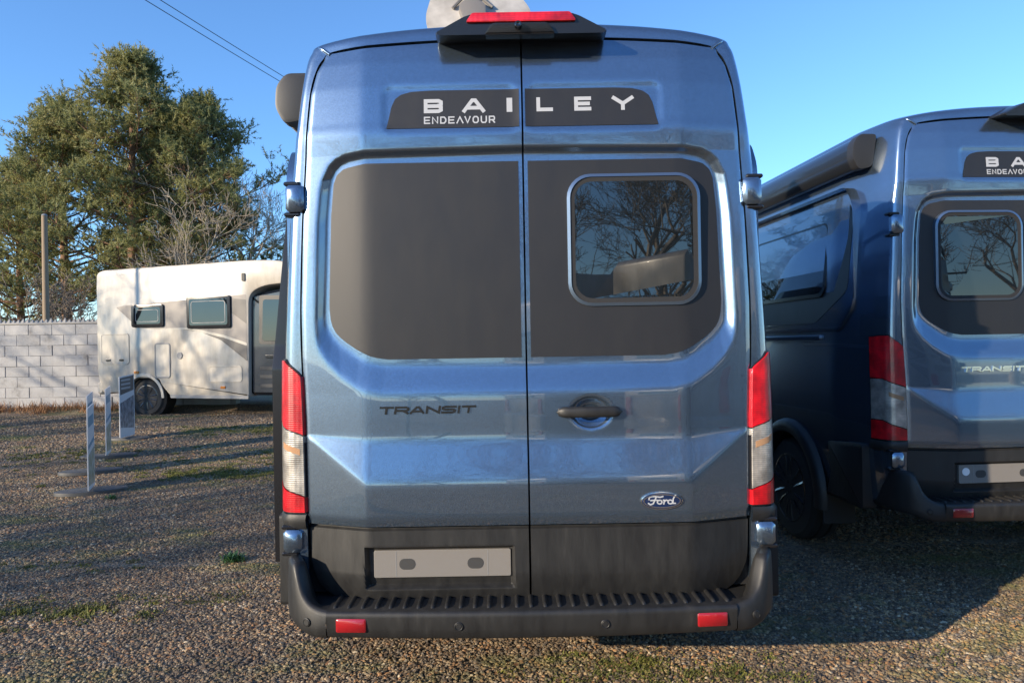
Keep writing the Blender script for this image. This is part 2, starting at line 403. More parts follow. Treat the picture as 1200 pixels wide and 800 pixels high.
Sp = [(.955, .52), (.969, .82), (.967, 1.2), (.964, 1.44), (.955, 1.64), (.936, 1.98), (.926, 2.15), (.905, 2.33), (.886, 2.49), (.868, 2.60), (.846, 2.668), (.795, 2.708), (.52, 2.750), (.25, 2.770), (0, 2.776)]
Fp = [(1.0, .42), (1.025, .82), (1.03, 1.2), (1.03, 1.44), (1.025, 1.64), (1.003, 1.98), (.985, 2.15), (.962, 2.33), (.93, 2.50), (.895, 2.62), (.865, 2.695), (.80, 2.745), (.5, 2.79), (.25, 2.803), (0, 2.808)]
_n0 = 9
Gx = tab([(z, x) for x, z in Gp[:11]]); Sx = tab([(z, x) for x, z in Sp[:11]]); Fx = tab([(z, x) for x, z in Fp[:11]])
def yedge(x, z): return -pd(x, min(z, 2.69))
def ringctl(G, S, F):
    yg = yedge(G[0], G[1]); Gv = Vector((G[0], yg + .002, G[1])); 
    dx, dz = S[0] - G[0], S[1] - G[1]; l = math.hypot(dx, dz) or 1
    A = Gv + Vector((dx / l * .006, 0, dz / l * .006))
    Bq = Vector((G[0] + dx * .70, yg + .014, G[1] + dz * .70)); C = Vector((S[0], yg + .06, S[1]))
    D = Vector((S[0] + (F[0] - S[0]) * .5, yg + .18, S[1] + (F[1] - S[1]) * .5)); E = Vector((F[0], .52, F[1]))
    return [A, Bq, C, D, E]
def ring_z(z, s):                                    # s in 0..4 along the corner at height z
    c = ringctl((float(Gx(z)), z), (float(Sx(z)), z), (float(Fx(z)), z)); p = catmull(c, 8)
    k = min(len(p) - 1.001, s * 8); i = int(k); return p[i].lerp(p[i + 1], k - i)
def stroke_text(mb, strokes, ox, oz, w, h, th, fn, shear=0.0):
    """thick polylines in a unit box laid on a surface: fn(x, z, level) -> point"""
    for si, st in enumerate(strokes):
        pts = [Vector((ox + th / 2 + p[0] * (w - th) + shear * p[1] * h, oz + th / 2 + p[1] * (h - th))) for p in st]
        lft, rgt = [], []
        closed = (pts[0] - pts[-1]).length < 1e-6 and len(pts) > 2
        if closed: pts = pts[:-1]
        n = len(pts)
        for i, p in enumerate(pts):
            a = pts[i - 1] if (i > 0 or closed) else None; b = pts[(i + 1) % n] if (i < n - 1 or closed) else None
            e0 = (p - a).normalized() if a is not None else None; e1 = (b - p).normalized() if b is not None else None
            if e0 is None: e0 = e1
            if e1 is None: e1 = e0
            q = p.copy()
            if a is None: q = p - e1 * th / 2 * (0 if closed else 1)
            elif b is None: q = p + e0 * th / 2
            n0 = Vector((-e0.y, e0.x)); n1 = Vector((-e1.y, e1.x)); bs = n0 + n1
            k = bs.length_squared; off = bs * (th / max(k, .9))
            lft.append(q + off); rgt.append(q - off)
        if closed: lft.append(lft[0]); rgt.append(rgt[0])
        lev = si * .0004
        for i in range(len(lft) - 1):
            sub = max(1, int((lft[i] - lft[i + 1]).length / .03))
            for k in range(sub):
                t0, t1 = k / sub, (k + 1) / sub
                qs = [lft[i].lerp(lft[i + 1], t0), rgt[i].lerp(rgt[i + 1], t0), rgt[i].lerp(rgt[i + 1], t1), lft[i].lerp(lft[i + 1], t1)]
                top = [fn(q.x, q.y, 1 + lev * 1000) for q in qs]; bot = [fn(q.x, q.y, 0) for q in qs]
                mb.add(top + bot, [(0, 1, 2, 3), (0, 4, 5, 1), (1, 5, 6, 2), (2, 6, 7, 3), (3, 7, 4, 0)])
GL = {'B': [[(0, 0), (0, 1)], [(.02, 1), (.84, 1), (1, .88), (1, .64), (.86, .5), (.02, .5)], [(.84, .5), (1, .37), (1, .12), (.84, 0), (.02, 0)]],
      'A': [[(0, 0), (.42, 1), (.58, 1), (1, 0)], [(.2, .28), (.8, .28)]], 'I': [[(.5, 0), (.5, 1)]], 'L': [[(0, 1), (0, 0), (1, 0)]],
      'E': [[(1, 1), (0, 1), (0, 0), (1, 0)], [(0, .5), (.9, .5)]], 'Y': [[(0, 1), (.5, .45), (1, 1)], [(.5, .5), (.5, 0)]],
      'N': [[(0, 0), (0, 1), (1, 0), (1, 1)]], 'D': [[(0, 0), (0, 1), (.7, 1), (1, .7), (1, .3), (.7, 0), (0, 0)]],
      'V': [[(0, 1), (.5, 0), (1, 1)]], 'O': [[(.25, 0), (.75, 0), (1, .25), (1, .75), (.75, 1), (.25, 1), (0, .75), (0, .25), (.25, 0)]],
      'U': [[(0, 1), (0, .25), (.22, 0), (.78, 0), (1, .25), (1, 1)]], 'R': [[(0, 0), (0, 1), (.85, 1), (1, .85), (1, .55), (.85, .42), (.1, .42)], [(.6, .42), (1, 0)]],
      'T': [[(0, 1), (1, 1)], [(.5, 1), (.5, 0)]], 'S': [[(1, 1), (.15, 1), (0, .85), (0, .62), (.15, .5), (.85, .5), (1, .38), (1, .15), (.85, 0), (0, 0)]],
      'Λ': [[(0, 0), (.5, 1), (1, 0)]]}

def wheel(parent, x, y, z, side, r=.36, w=.235, rim_m='alloy_black', spokes=12):
    prof = [(-w / 2, r * .66), (-w / 2 + .004, r * .9), (-w / 2 + .03, r * .985), (-w / 2 + .06, r), (-.045, r), (-.04, r - .012), (-.03, r - .012), (-.025, r), (.025, r), (.03, r - .012), (.04, r - .012), (.045, r),
            (w / 2 - .06, r), (w / 2 - .03, r * .985), (w / 2 - .004, r * .9), (w / 2, r * .66)]
    o = bpy.data.objects.new('wheel', MB().lathe(prof, (0, 0, 0), 'x', 40).mesh('wheel')); COL.objects.link(o)
    o.data.materials.append(M['rubber']); o.data.polygons.foreach_set('use_smooth', [True] * len(o.data.polygons)); o.data.set_sharp_from_angle(angle=R(35))
    o.parent = parent; o.location = (x, y, z)
    mb = MB(); s = side
    mb.lathe([(s * w * .36, r * .67), (s * w * .50, r * .68), (s * w * .51, r * .645), (s * w * .40, r * .61), (s * w * .1, r * .58)], (0, 0, 0), 'x', 40)
    mb.lathe([(s * w * .05, r * .60), (s * w * .08, r * .1)], (0, 0, 0), 'x', 24)
    mb.lathe([(s * w * .1, r * .19), (s * w * .42, r * .17), (s * w * .47, r * .12)], (0, 0, 0), 'x', 20)
    for k in range(spokes):
        a = 2 * PI * (k // 2 + (.18 if k % 2 else -.18)) / (spokes / 2)
        b = 2 * PI * (k // 2 + (.30 if k % 2 else -.30)) / (spokes / 2)
        p0 = Vector((s * w * .40, math.cos(a) * r * .14, math.sin(a) * r * .14)); p1 = Vector((s * w * .45, math.cos(b) * r * .63, math.sin(b) * r * .63))
        mb.tube([p0, p0.lerp(p1, .5) + Vector((s * .008, 0, 0)), p1], [.022, .017, .02], 6)
    for k in range(5):
        a = 2 * PI * k / 5; mb.lathe([(s * w * .40, .013), (s * w * .50, .012)], (0, math.cos(a) * r * .11, math.sin(a) * r * .11), 'x', 6)
    mb.build('rim', M[rim_m], o, True, 35)
    return o

def build_van(loc, rz, label, has_left_window, badge_mat, sticker, group):
    van = empty('camper_van', loc, rz, label, 'camper van', group)
    P = M['paint']
    # ---- body shell -------------------------------------------------
    SUB = 5
    def dense(pp): return catmull([Vector((x, z, 0)) for x, z in pp], SUB)
    g_, s_, f_ = dense(Gp), dense(Sp), dense(Fp)
    n = len(g_)
    cols = []
    ys = [.9, 1.3, 1.8, 2.6, 3.4, 3.9]
    for i in range(n):
        c = ringctl((g_[i].x, g_[i].y), (s_[i].x, s_[i].y), (f_[i].x, f_[i].y)); ring = catmull(c, 6)
        jamb = ring[0] + Vector((0, .05, 0)); ring = [jamb] + ring
        Fz = f_[i].y; Fxx = f_[i].x
        ring += [Vector((Fxx, y, Fz)) for y in np.arange(.58, 1.70, .03)] + [Vector((Fxx, y, Fz)) for y in (2.0, 2.6, 3.2, 3.8)]
        hz = (Fz - .42) / (2.808 - .42)
        for y, top, wk in ((4.15, 2.77, .995), (4.4, 2.62, .985), (4.75, 2.12, .96), (5.15, 1.50, .95), (5.35, 1.36, .94), (5.7, 1.22, .89), (5.88, 1.05, .80), (5.93, .75, .74)):
            zt = .42 + (top - .42) * hz
            ring.append(Vector((Fxx * wk, y, zt)))
        cols.append(ring)
    mir = [[Vector((-p.x, p.y, p.z)) for p in c] for c in cols]
    full = cols + mir[::-1][1:]
    mb = MB(); nj = len(full[0]); mb.v = [tuple(p) for c in full for p in c]
    for a in range(len(full) - 1):
        for j in range(nj - 1):
            q = (a * nj + j, a * nj + j + 1, (a + 1) * nj + j + 1, (a + 1) * nj + j)
            cy = sum(mb.v[k][1] for k in q) / 4; cz = sum(mb.v[k][2] for k in q) / 4
            if any((cy - wy) ** 2 + (cz - .36) ** 2 < .43 ** 2 for wy in (1.14,)): continue
            mb.f.append(q)
    # nose cap
    mb.f.append(tuple(a * nj + nj - 1 for a in range(len(full))))
    body = mb.build('body', P, van, True, 42)
    mb = MB()
    out = [(p.x, p.y) for p in g_] + [(-p.x, p.y) for p in g_[::-1][1:]]
    mb.slab([(x * 1.01, z + (.004 if z > 2.5 else 0)) for x, z in out], lambda a, b, h: (a, h + (max(0, b - 2.3) * .12), b), .075, .10)
    mb.box((0, 3.0, .45), (1.9, 5.7, .05)); mb.build('underbody', M['void'], van)
    # ---- rear doors ------------------------------------------------
    for side in (-1, 1):
        zr = np.concatenate([np.arange(.803, 1.395, .009), np.arange(1.395, 1.46, .006), np.arange(1.46, 2.14, .014), np.arange(2.14, 2.275, .0032), np.arange(2.275, 2.688, .009), [2.688]])
        uu = np.concatenate([np.arange(0, .60, .014), np.arange(.60, .95, .0055), np.arange(.95, .999, .009), [1.0]])
        nu, nv = len(uu), len(zr)
        U, V = np.meshgrid(uu, (zr - .803) / (2.688 - .803))
        zt = 2.694 - .037 * (U * .735 / .735) ** 2 - .006
        Z = .803 + V * (zt - .803)
        X = .0035 + U * (Gx(np.minimum(Z, 2.652)) - .0035 - .0)
        X = np.where(Z > 2.652, .0035 + U * (np.interp(Z, [2.652, 2.694], [.738, .70]) - .0035), X) * 1.0
        edge = np.clip((U - .985) / .015, 0, 1)
        Y = -Pd(side * X, Z, side > 0) + .004 * edge
        verts = np.stack([side * X, Y, Z], -1)
        # rim turned inwards
        def rim(ix): 
            r_ = verts[ix].copy(); r_[..., 1] += .035; return r_
        vv = verts.reshape(-1, 3); i, j = np.meshgrid(np.arange(nu - 1), np.arange(nv - 1)); a = (j * nu + i).ravel()
        ff = np.stack([a, a + 1, a + 1 + nu, a + nu], -1)
        border = [k for k in range(nu)] + [r_ * nu + nu - 1 for r_ in range(1, nv)] + [(nv - 1) * nu + k for k in range(nu - 2, -1, -1)] + [r_ * nu for r_ in range(nv - 2, 0, -1)]
        rv = vv[border].copy(); rv[:, 1] += .035; nb = len(border); o0 = len(vv)
        rf = np.array([[border[k], border[(k + 1) % nb], o0 + (k + 1) % nb, o0 + k] for k in range(nb)])
        me = npmesh('rear_door', np.vstack([vv, rv]), np.vstack([ff, rf]))
        door = link('rear_door', me, P, van, True, 50)
        door['label'] = 'left rear door' if side < 0 else 'right rear door with the handle'
        S = lambda x, z, off=0.0: (x, -pd(x, z) - off, z)
        # ---- charcoal vinyl panels following the pressing
        def vin(name, zs, xl, xr, off, m, parent=door, nc=26):
            rows = []
            for z in zs:
                a, b = xl(z), xr(z); xx = np.linspace(a, b, nc) * side; yy = -Pd(xx, np.full(nc, z), False) - off
                rows.append([(float(x), float(y), z) for x, y in zip(xx, yy)])
            return MB().grid(rows).build(name, m, parent, True, 60)
        vr = tab([(1.438, .535), (1.442, .572), (1.450, .604), (1.462, .632), (1.48, .665), (1.505, .702), (1.525, .727), (1.545, .746), (1.57, .760), (1.60, .768), (1.65, .772), (2.0, .760), (2.13, .748), (2.165, .735), (2.19, .705), (2.205, .62)])
        vin('vinyl_panel', list(np.linspace(1.438, 1.61, 26)) + list(np.linspace(1.62, 2.13, 30)) + list(np.linspace(2.138, 2.205, 12)), lambda z: .018, vr, .0022, M['vinyl'])
        vb = tab([(2.332, .528), (2.38, .517), (2.42, .508), (2.45, .494), (2.468, .47), (2.478, .43), (2.482, .36)])
        vin('name_panel', list(np.linspace(2.332, 2.44, 12)) + list(np.linspace(2.446, 2.482, 10)), lambda z: .012, vb, .0022, M['vinyl'])
        fnL = lambda x, z, l: (x, -pd(x, z) - .0028 - .0006 * l, z)
        if side < 0: spec = [('B', -.382, .074), ('A', -.232, .088), ('I', -.062, .026)]
        else: spec = [('L', .056, .064), ('E', .203, .066), ('Y', .350, .084)]
        for ch, x0, w in spec:
            mb = MB(); stroke_text(mb, GL[ch], x0, 2.391, w, .056, .0145 if ch != 'I' else .022, fnL); mb.build('name_letter', M['letter'], door)
        if side < 0:
            x0 = -.382
            for ch in 'ENDEΛVOUR':
                mb = MB(); stroke_text(mb, GL[ch], x0, 2.348, .0245 if ch != 'Λ' else .028, .029, .0052, fnL); mb.build('range_letter', M['letter'], door); x0 += .0315
            x0 = -.572
            for ch in 'TRANSIT':
                w = .056 if ch not in 'IT' else (.012 if ch == 'I' else .054)
                mb = MB(); stroke_text(mb, GL[ch], x0, 1.228, w, .030, .0085, lambda x, z, l: (x, -pd(x, z) - .001 - .004 * l, z), .12)
                mb.build('model_letter', badge_mat, door); x0 += w + .0045
        else:
            cx, cz = .502, .888
            ell = lambda a, b, k=40: [(cx + a * math.cos(2 * PI * i / k), cz + b * math.sin(2 * PI * i / k)) for i in range(k)]
            y0 = -pd(cx, cz)
            MB().slab(ell(.080, .034), lambda a, b, h: (a, y0 - h, b), -.004, .008, .004).build('badge_backing', M['chrome'], door, True, 40)
            MB().slab(ell(.0755, .0300), lambda a, b, h: (a, y0 - h, b), 0, .0105, .003).build('badge_face', M['navy'], door, True, 40)
            ring = []
            for rr, hh in ((.0712, .0104), (.0712, .0122), (.0672, .0122), (.0672, .0104)):
                ring.append([(cx + rr * math.cos(2 * PI * i / 48), y0 - hh, cz + (rr - .0445) * math.sin(2 * PI * i / 48) * 1.0) for i in range(48)])
            MB().loft(ring, True).build('badge_ring', M['chrome'], door)
            sc = lambda pts: [(p[0] + .5, p[1] + .5) for p in pts]
            loop = lambda x, z, a, b: [(x + a * math.cos(2 * PI * i / 14), z + b * math.sin(2 * PI * i / 14)) for i in range(15)]
            letters = [[[(-.47, .10), (-.46, .27), (-.36, .36), (-.22, .34), (-.06, .28), (.04, .34)], [(-.20, .32), (-.25, .05), (-.32, -.25), (-.42, -.33), (-.49, -.22)], [(-.40, .02), (-.24, .05), (-.10, .02)]],
                       [loop(-.08, -.12, .085, .16)], [[(.06, .04), (.10, .02), (.07, -.28)], [(.08, -.10), (.16, .04), (.22, .0)]],
                       [loop(.31, -.12, .085, .16), [(.50, .42), (.42, .15), (.40, -.24), (.49, -.24)]]]
            for st in letters:
                mb = MB(); stroke_text(mb, [sc(q) for q in st], cx - .055, cz - .0235, .108, .050, .0048, lambda x, z, l: (x, y0 - .0100 - .0012 * l, z)); mb.build('badge_letter', M['letter'], door)
            # handle
            hz_, hx0, hx1 = 1.226, .112, .362
            yb = -pd(.3, 1.22)
            mb = MB(); rings = []
            for k in range(17):
                t = k / 16; x = hx0 + (hx1 - hx0) * t; e = min(1, math.sqrt(max(0.0, 1 - (2 * t - 1) ** 6)) + .12); hh = .021 * e; dd = .012 * e + .002
                yc = yb - .016 - .012 * math.sin(PI * t)
                rings.append([(x, yc + dd * math.sin(a), hz_ + hh * (1 if abs(math.cos(a)) < .01 else 1) * math.copysign(abs(math.cos(a)) ** .6, math.cos(a))) for a in np.linspace(0, 2 * PI, 14, endpoint=False)])
            mb.loft(rings, True, True); mb.bbox((hx0 + .02, yb - .008, hz_), (.03, .025, .03), .004); mb.bbox((hx1 - .03, yb - .008, hz_), (.045, .025, .03), .004)
            mb.build('handle', M['plastic'], door, True, 40)
            MB().slab([(.293 + .012 * math.cos(a), 1.2245 + .012 * math.sin(a)) for a in np.linspace(0, 2 * PI, 18, endpoint=False)], lambda a, b, h: (a, yb - h, b), .022, .030, .002).build('lock_barrel', M['badge_black'], door, True, 40)
        # ---- window
        if side > 0 or has_left_window:
            wx0, wx1, wz0, wz1 = .168, .688, 1.632, 2.146
            o_ = rrect(wx0, wx1, wz0, wz1, .092, 7); i1 = rrect(wx0 + .012, wx1 - .012, wz0 + .012, wz1 - .012, .082, 7); i2 = rrect(wx0 + .030, wx1 - .030, wz0 + .030, wz1 - .030, .068, 7)
            yw = lambda x, z, off: .022 - off
            def tr(pp, off): return [(side * a, float(yw(a, b, off)) + .20 * max(0, a - .62) * .35, b) for a, b in pp]
            MB().loft([tr(o_, -.02), tr(o_, .010), tr(i1, .014), tr(i1, .006)], True).build('window_trim', M['trim'], door, True, 30)
            MB().loft([tr(i1, .004), tr(i1, .010), tr(i2, .009), tr(i2, .004)], True).build('window_seal', M['rubber'], door, True, 30)
            mb = MB(); fr = tr(i2, .0085); mb.add(fr, [tuple(range(len(fr)))]); mb.build('window_pane', M['glass'], door)
        # ---- black lower cladding on the door
        rows = []
        xl = tab([(.512, .775), (.53, .80), (.56, .825), (.62, .850), (.66, .858), (.80, .862)])
        zs = [.512, .516, .53, .545, .56, .58, .60, .62, .65, .68, .72, .76, .785, .792, .796]
        for z in zs:
            e = float(xl(z)); xx = np.linspace(.004, e, 60)
            tuck = .03 * max(0, (.62 - z) / .1) ** 1.5 + (.010 if z > .79 else .0)
            yy = -(.040 - .36 * softpos(xx - .62) + .028 * 0) + tuck
            if side < 0:
                dep = .034 * (1 - sst(0, .014, np.maximum(np.maximum(.052 - xx, xx - .625), np.maximum(.556 - z, z - .722) * np.ones_like(xx))))
                yy = yy + dep
            rows.append([(side * float(x), float(y), z) for x, y in zip(xx, yy)])
        if side < 0:                                  # a finer mesh round the plate recess
            rows = []
            for z in np.concatenate([np.linspace(.512, .545, 5), np.linspace(.548, .735, 46), np.linspace(.745, .785, 4), [.792, .796]]):
                e = float(xl(z)); xx = np.linspace(.004, e, 130)
                tuck = .03 * max(0, (.62 - z) / .1) ** 1.5 + (.010 if z > .79 else .0)
                dd = np.maximum(np.maximum(.060 - xx, xx - .632), np.maximum(.556 - z, z - .722))
                yy = -(.040 - .36 * softpos(xx - .62)) + tuck + .030 * (1 - sst(-.014, .002, dd))
                rows.append([(-float(x), float(y), float(z)) for x, y in zip(xx, yy)])
        mb = MB(); mb.grid(rows)
        last = rows[0]; mb.grid([last, [(x, y + .05, z + .002) for x, y, z in last]])
        ed = [r_[-1] for r_ in rows]; mb.grid([ed, [(x, y + .06, z) for x, y, z in ed]]); tp = rows[-1]; mb.grid([tp, [(x, y + .05, z) for x, y, z in tp]])
        ed = [r_[0] for r_ in rows]; mb.grid([ed, [(x, y + .05, z) for x, y, z in ed]])
        mb.build('lower_cladding', M['plastic'], door, True, 35)
        if side < 0:
            pl = lambda a, b, h: (a, -.010 - h, b)
            MB().slab(rrect(-.600, -.074, .602, .706, .006, 2), pl, -.004, .012, .002).build('plate_bracket', M['plate'], door)
            for px in (-.472, -.210):
                MB().slab(rrect(px - .031, px + .031, .632, .674, .020, 5), pl, 0, .0132, .001).build('bracket_slot', M['slot'], door)
            for px in (-.515, -.163):
                MB().box((px, -.0223, .654), (.0025, .0008, .098)).build('bracket_crease', M['grey_trim'], door)
            if sticker:
                MB().slab([(-.560 + .022 * math.cos(a), .668 + .022 * math.sin(a)) for a in np.linspace(0, 2 * PI, 22, endpoint=False)], pl, .012, .0145).build('round_sticker', M['sticker'], door)
    # ---- per-side parts ----------------------------------------------
    for side in (-1, 1):
        mir = lambda p: (side * p[0], p[1], p[2])
        tl = None
        SC = 2.0; SM = 2.75
        z_in = lambda zi, k: (lambda s: zi + k * min(1, s / SC))
        zt = lambda s: 1.375 + .068 * min(1, s / 1.2) - max(0, s - 2.2) * .01
        zb = lambda s: .845
        z1 = z_in(1.145, .050); z2 = z_in(.907, .050)
        def lens(name, zlo, zhi, m, parent, off, s0=.06, s1=SM, ns=18, nz=10, eps=.003):
            rows = []
            for j in range(nz + 1):
                row = []
                for i in range(ns + 1):
                    s = s0 + (s1 - s0) * i / ns; lo, hi = zlo(s) + eps, zhi(s) - eps; z = lo + (hi - lo) * j / nz
                    p = ring_z(z, s); q = ring_z(z, min(3.9, s + .05)); t = (q - p); nn = Vector((t.y, -t.x, 0)).normalized()
                    e = off
                    p = p + nn * e; row.append(mir(p))
                rows.append(row)
            mb = MB(); mb.grid(rows)
            for ed in (rows[0], rows[-1], [r_[0] for r_ in rows], [r_[-1] for r_ in rows]):
                back = []
                for p in ed: back.append((p[0] * .985, p[1] + .02, p[2]))
                mb.grid([ed, back])
            return mb.build(name, m, parent, True, 40)
        tl = lens('tail_light', lambda s: zb(s) - .006, lambda s: zt(s) + .006, M['black'], van, .006, .0, SM + .06)
        lens('red_lens', z1, zt, M['red_lens'], tl, .012); lens('clear_lens', z2, z1, M['clear_lens'], tl, .011); lens('red_lens', zb, z2, M['red_lens'], tl, .012)
        # amber strip inside the clear lens
        lens('amber_lens', lambda s: z1(s) - .085, lambda s: z1(s) - .055, M['pale_amber'], tl, .0122, .3, 1.4, 8, 3)
        # hinges
        for hz in (2.075, .735):
            p = ring_z(hz, 1.15); hb = MB()
            hh = .105 if hz > 1 else .088
            hb.bbox(mir((p.x - .016, p.y - .014, hz)), (.072, .05, hh), .012); o = hb.build('door_hinge', P, van, True, 40)
            hb = MB(); hb.bbox(mir((p.x - .002, p.y + .004, hz + hh / 2 + .008)), (.066, .05, .016), .005); hb.bbox(mir((p.x - .002, p.y + .004, hz - hh / 2 - .008)), (.066, .05, .016), .005)
            hb.box(mir((p.x - .030, p.y - .001, hz)), (.012, .05, hh)); hb.build('hinge_bracket', M['black'], o)
        # plastic piece under the light
        rows = []
        for z, off in ((.780, .004), (.786, .016), (.82, .018), (.838, .008)):
            row = []
            for i in range(15):
                s = .0 + 2.8 * i / 14; p = ring_z(z, s); q = ring_z(z, s + .05); t = q - p; nn = Vector((t.y, -t.x, 0)).normalized(); row.append(mir(p + nn * off))
            rows.append(row)
        MB().grid(rows).build('light_plinth', M['plastic'], van, True, 50)
        # gutter clip, rub cladding, pod, arch, wheels
        cp = catmull(ringctl(*[(a[11][0] * .6 + a[10][0] * .4, a[11][1] * .6 + a[10][1] * .4) for a in (Gp, Sp, Fp)]), 6)[:16]
        MB().tube([mir(q) for q in cp], .007, 8).build('gutter_clip', P, van, True, 50)
        sx = lambda a, b, h: (side * (h - (.108 * max(0, b - 1.5) if h > 1.03 else 0)), a, b)
        pod = MB().slab(roundpoly([(.44, 1.47), (2.42, 1.47), (2.42, 2.36), (.38, 2.36), (.30, 2.24), (.30, 1.62)], .05), sx, .90, 1.042, .03).build('side_pod', P, van, True, 40)
        sw = roundpoly([(.72, 1.53), (2.36, 1.53), (2.36, 2.28), (.42, 2.28), (.36, 2.18), (.36, 1.72)], [.05] * 6)
        MB().slab(sw, sx, 1.035, 1.0445, .001).build('side_vinyl', M['vinyl'], pod)
        wo = rrect(.62, 1.78, 1.70, 2.20, .07); wi = rrect(.645, 1.755, 1.725, 2.175, .055)
        MB().loft([[sx(a, b, h) for a, b in q] for q, h in ((wo, 1.040), (wo, 1.054), (wi, 1.056), (wi, 1.046))], True).build('side_window_frame', M['black'], pod, True, 30)
        mb = MB(); fr = [sx(a, b, 1.051) for a, b in wi]; mb.add(fr, [tuple(range(len(fr)))]); mb.build('side_window_pane', M['glass'], pod)
        MB().slab(rrect(.66, 3.7, 1.418, 1.452, .006, 2), sx, 1.0, 1.048, .008).build('rub_strip', M['trim'], van, True, 40)
        MB().slab(roundpoly([(1.68, .40), (4.3, .40), (4.3, .80), (1.68, .80)], .02), sx, .98, 1.056, .015).build('sill_cladding', M['plastic'], van, True, 40)
        MB().slab(roundpoly([(.20, .42), (.62, .42), (.56, .60), (.60, .77), (.30, .80), (.20, .80)], .02), sx, .95, 1.040, .02).build('sill_cladding', M['plastic'], van, True, 40)
        for wy in (1.14, 4.89):
            pts = []; ro, ri = .485, .405
            arc = [R(a) for a in np.linspace(-6, 186, 26)]
            o_ = [(wy + ro * math.cos(a), .36 + ro * math.sin(a)) for a in arc] + [(wy + ri * math.cos(a), .36 + ri * math.sin(a)) for a in arc[::-1]]
            fl = MB(); rings = []
            for rr, h in ((.50, 1.02), (.490, 1.05), (.475, 1.066), (.44, 1.072), (.41, 1.068), (.40, 1.04), (.405, .70)):
                rings.append([sx(wy + rr * math.cos(a), .36 + rr * math.sin(a), h) for a in arc])
            fl.loft(rings, False); fl.build('wheel_arch', M['plastic'], van, True, 50)
            fl = MB(); fl.loft([[sx(wy + .42 * math.cos(a), .36 + .42 * math.sin(a), h) for a in arc] for h in (1.03, .55)], False)
            fl.add([sx(wy + .42 * math.cos(a), .36 + .42 * math.sin(a), .56) for a in arc], [tuple(range(len(arc)))]); fl.build('wheel_well', M['void'], van)
            wheel(van, side * .925, wy, .36, side)
        # mudflap behind rear wheel
        MB().bbox((side * .93, .665, .335), (.22, .014, .24), .005).build('mudflap', M['rubber'], van)
        # front details
        MB().bbox((side * 1.21, 4.55, 1.62), (.20, .12, .34), .03).build('door_mirror', M['plastic'], van, True, 40)
        MB().bbox((side * 1.06, 4.62, 1.50), (.18, .05, .06), .015).build('mirror_arm', M['plastic'], van, True, 40)
        MB().slab(roundpoly([(3.55, 1.52), (4.55, 1.52), (4.42, 1.95), (4.25, 2.12), (3.55, 2.14)], .05), sx, .90, .03 + 1.0, .003).build('cab_window', M['glass'], van)
        MB().bbox((side * .72, 5.80, .98), (.34, .18, .20), .05, (0, 0, -side * .35)).build('headlight', M['clear_lens'], van, True, 40)
    if not sticker:                                  # the nearside sliding door stands open, slid back along the van
        sd_ = MB().slab(roundpoly([(.42, .52), (1.75, .52), (1.75, 2.30), (.55, 2.36), (.44, 2.25), (.40, 1.50), (.36, 1.42), (.36, 1.0), (.40, .9)], .06), lambda a, b, h: (-h + .10 * max(0, b - 1.45), a, b), 1.046, 1.100, .02).build('sliding_door', P, van, True, 40)
        sd_['label'] = 'sliding side door standing open'
        MB().slab(roundpoly([(.37, 1.02), (1.70, 1.02), (1.70, 1.40), (.37, 1.40)], .03), lambda a, b, h: (-h, a, b), 1.09, 1.112, .01).build('door_cladding', M['plastic'], sd_, True, 40)
        MB().slab(roundpoly([(.335, .56), (.43, .56), (.50, 2.28), (.38, 2.24), (.36, 1.5), (.335, 1.40)], .01), lambda a, b, h: (-h + .10 * max(0, b - 1.45), a, b), 1.044, 1.101, .006).build('door_seal', M['black'], sd_, True, 40)
    # windscreen, front bumper, grille
    mb = MB(); rows = []
    for t in np.linspace(0.05, .95, 8):
        y = 4.42 + (5.15 - 4.42) * t; z = 2.62 + (1.50 - 2.62) * t
        rows.append([(x, y + .03 + (-.10 * (abs(x) / .9) ** 2), z + .03 - .05 * (abs(x) / .9) ** 2) for x in np.linspace(-.84, .84, 16)])
    mb.grid(rows).build('windscreen', M['glass'], van, True, 60)
    MB().bbox((0, 5.86, .52), (1.8, .22, .30), .08).build('front_bumper', M['plastic'], van, True, 40)
    MB().bbox((0, 5.93, .92), (.95, .06, .26), .03).build('grille', M['black'], van, True, 40)
    # ---- rear bumper --------------------------------------------------
    prof = [(.02, .405), (-.10, .405), (-.140, .411), (-.150, .420), (-.155, .45), (-.160, .495), (-.159, .506), (-.154, .513), (-.146, .516), (.06, .5165)]
    rings = []
    for x in np.linspace(-.758, .758, 41):
        k = (abs(x) / .758) ** 2
        rings.append([(x, y + (.024 * k if y < 0 else 0), z + .006 * k * (1 if z < .46 else .0)) for y, z in prof])
    bump_ = MB().loft(rings, False).build('rear_bumper', M['plastic'], van, True, 40)
    rib = MB(); rib.loft([[(0 + dx * w, y, .516 + h * dz) for dx, dz in ((-1, 0), (-.7, .8), (0, 1), (.7, .8), (1, 0))] for y, w, h in ((.045, .010, .006), (-.02, .010, .010), (-.09, .009, .010), (-.112, .008, .008), (-.118, .005, .001))], False, False)
    rme = rib.mesh('step_rib')
    for i in range(29):
        x = -.735 + i * .0525; o = link('step_rib', rme, M['plastic'], bump_, i == 0, 60); o.location = (x, .024 * (abs(x) / .758) ** 2 - .004, 0)
    yb = lambda x: -.156 + .024 * (abs(x) / .758) ** 2
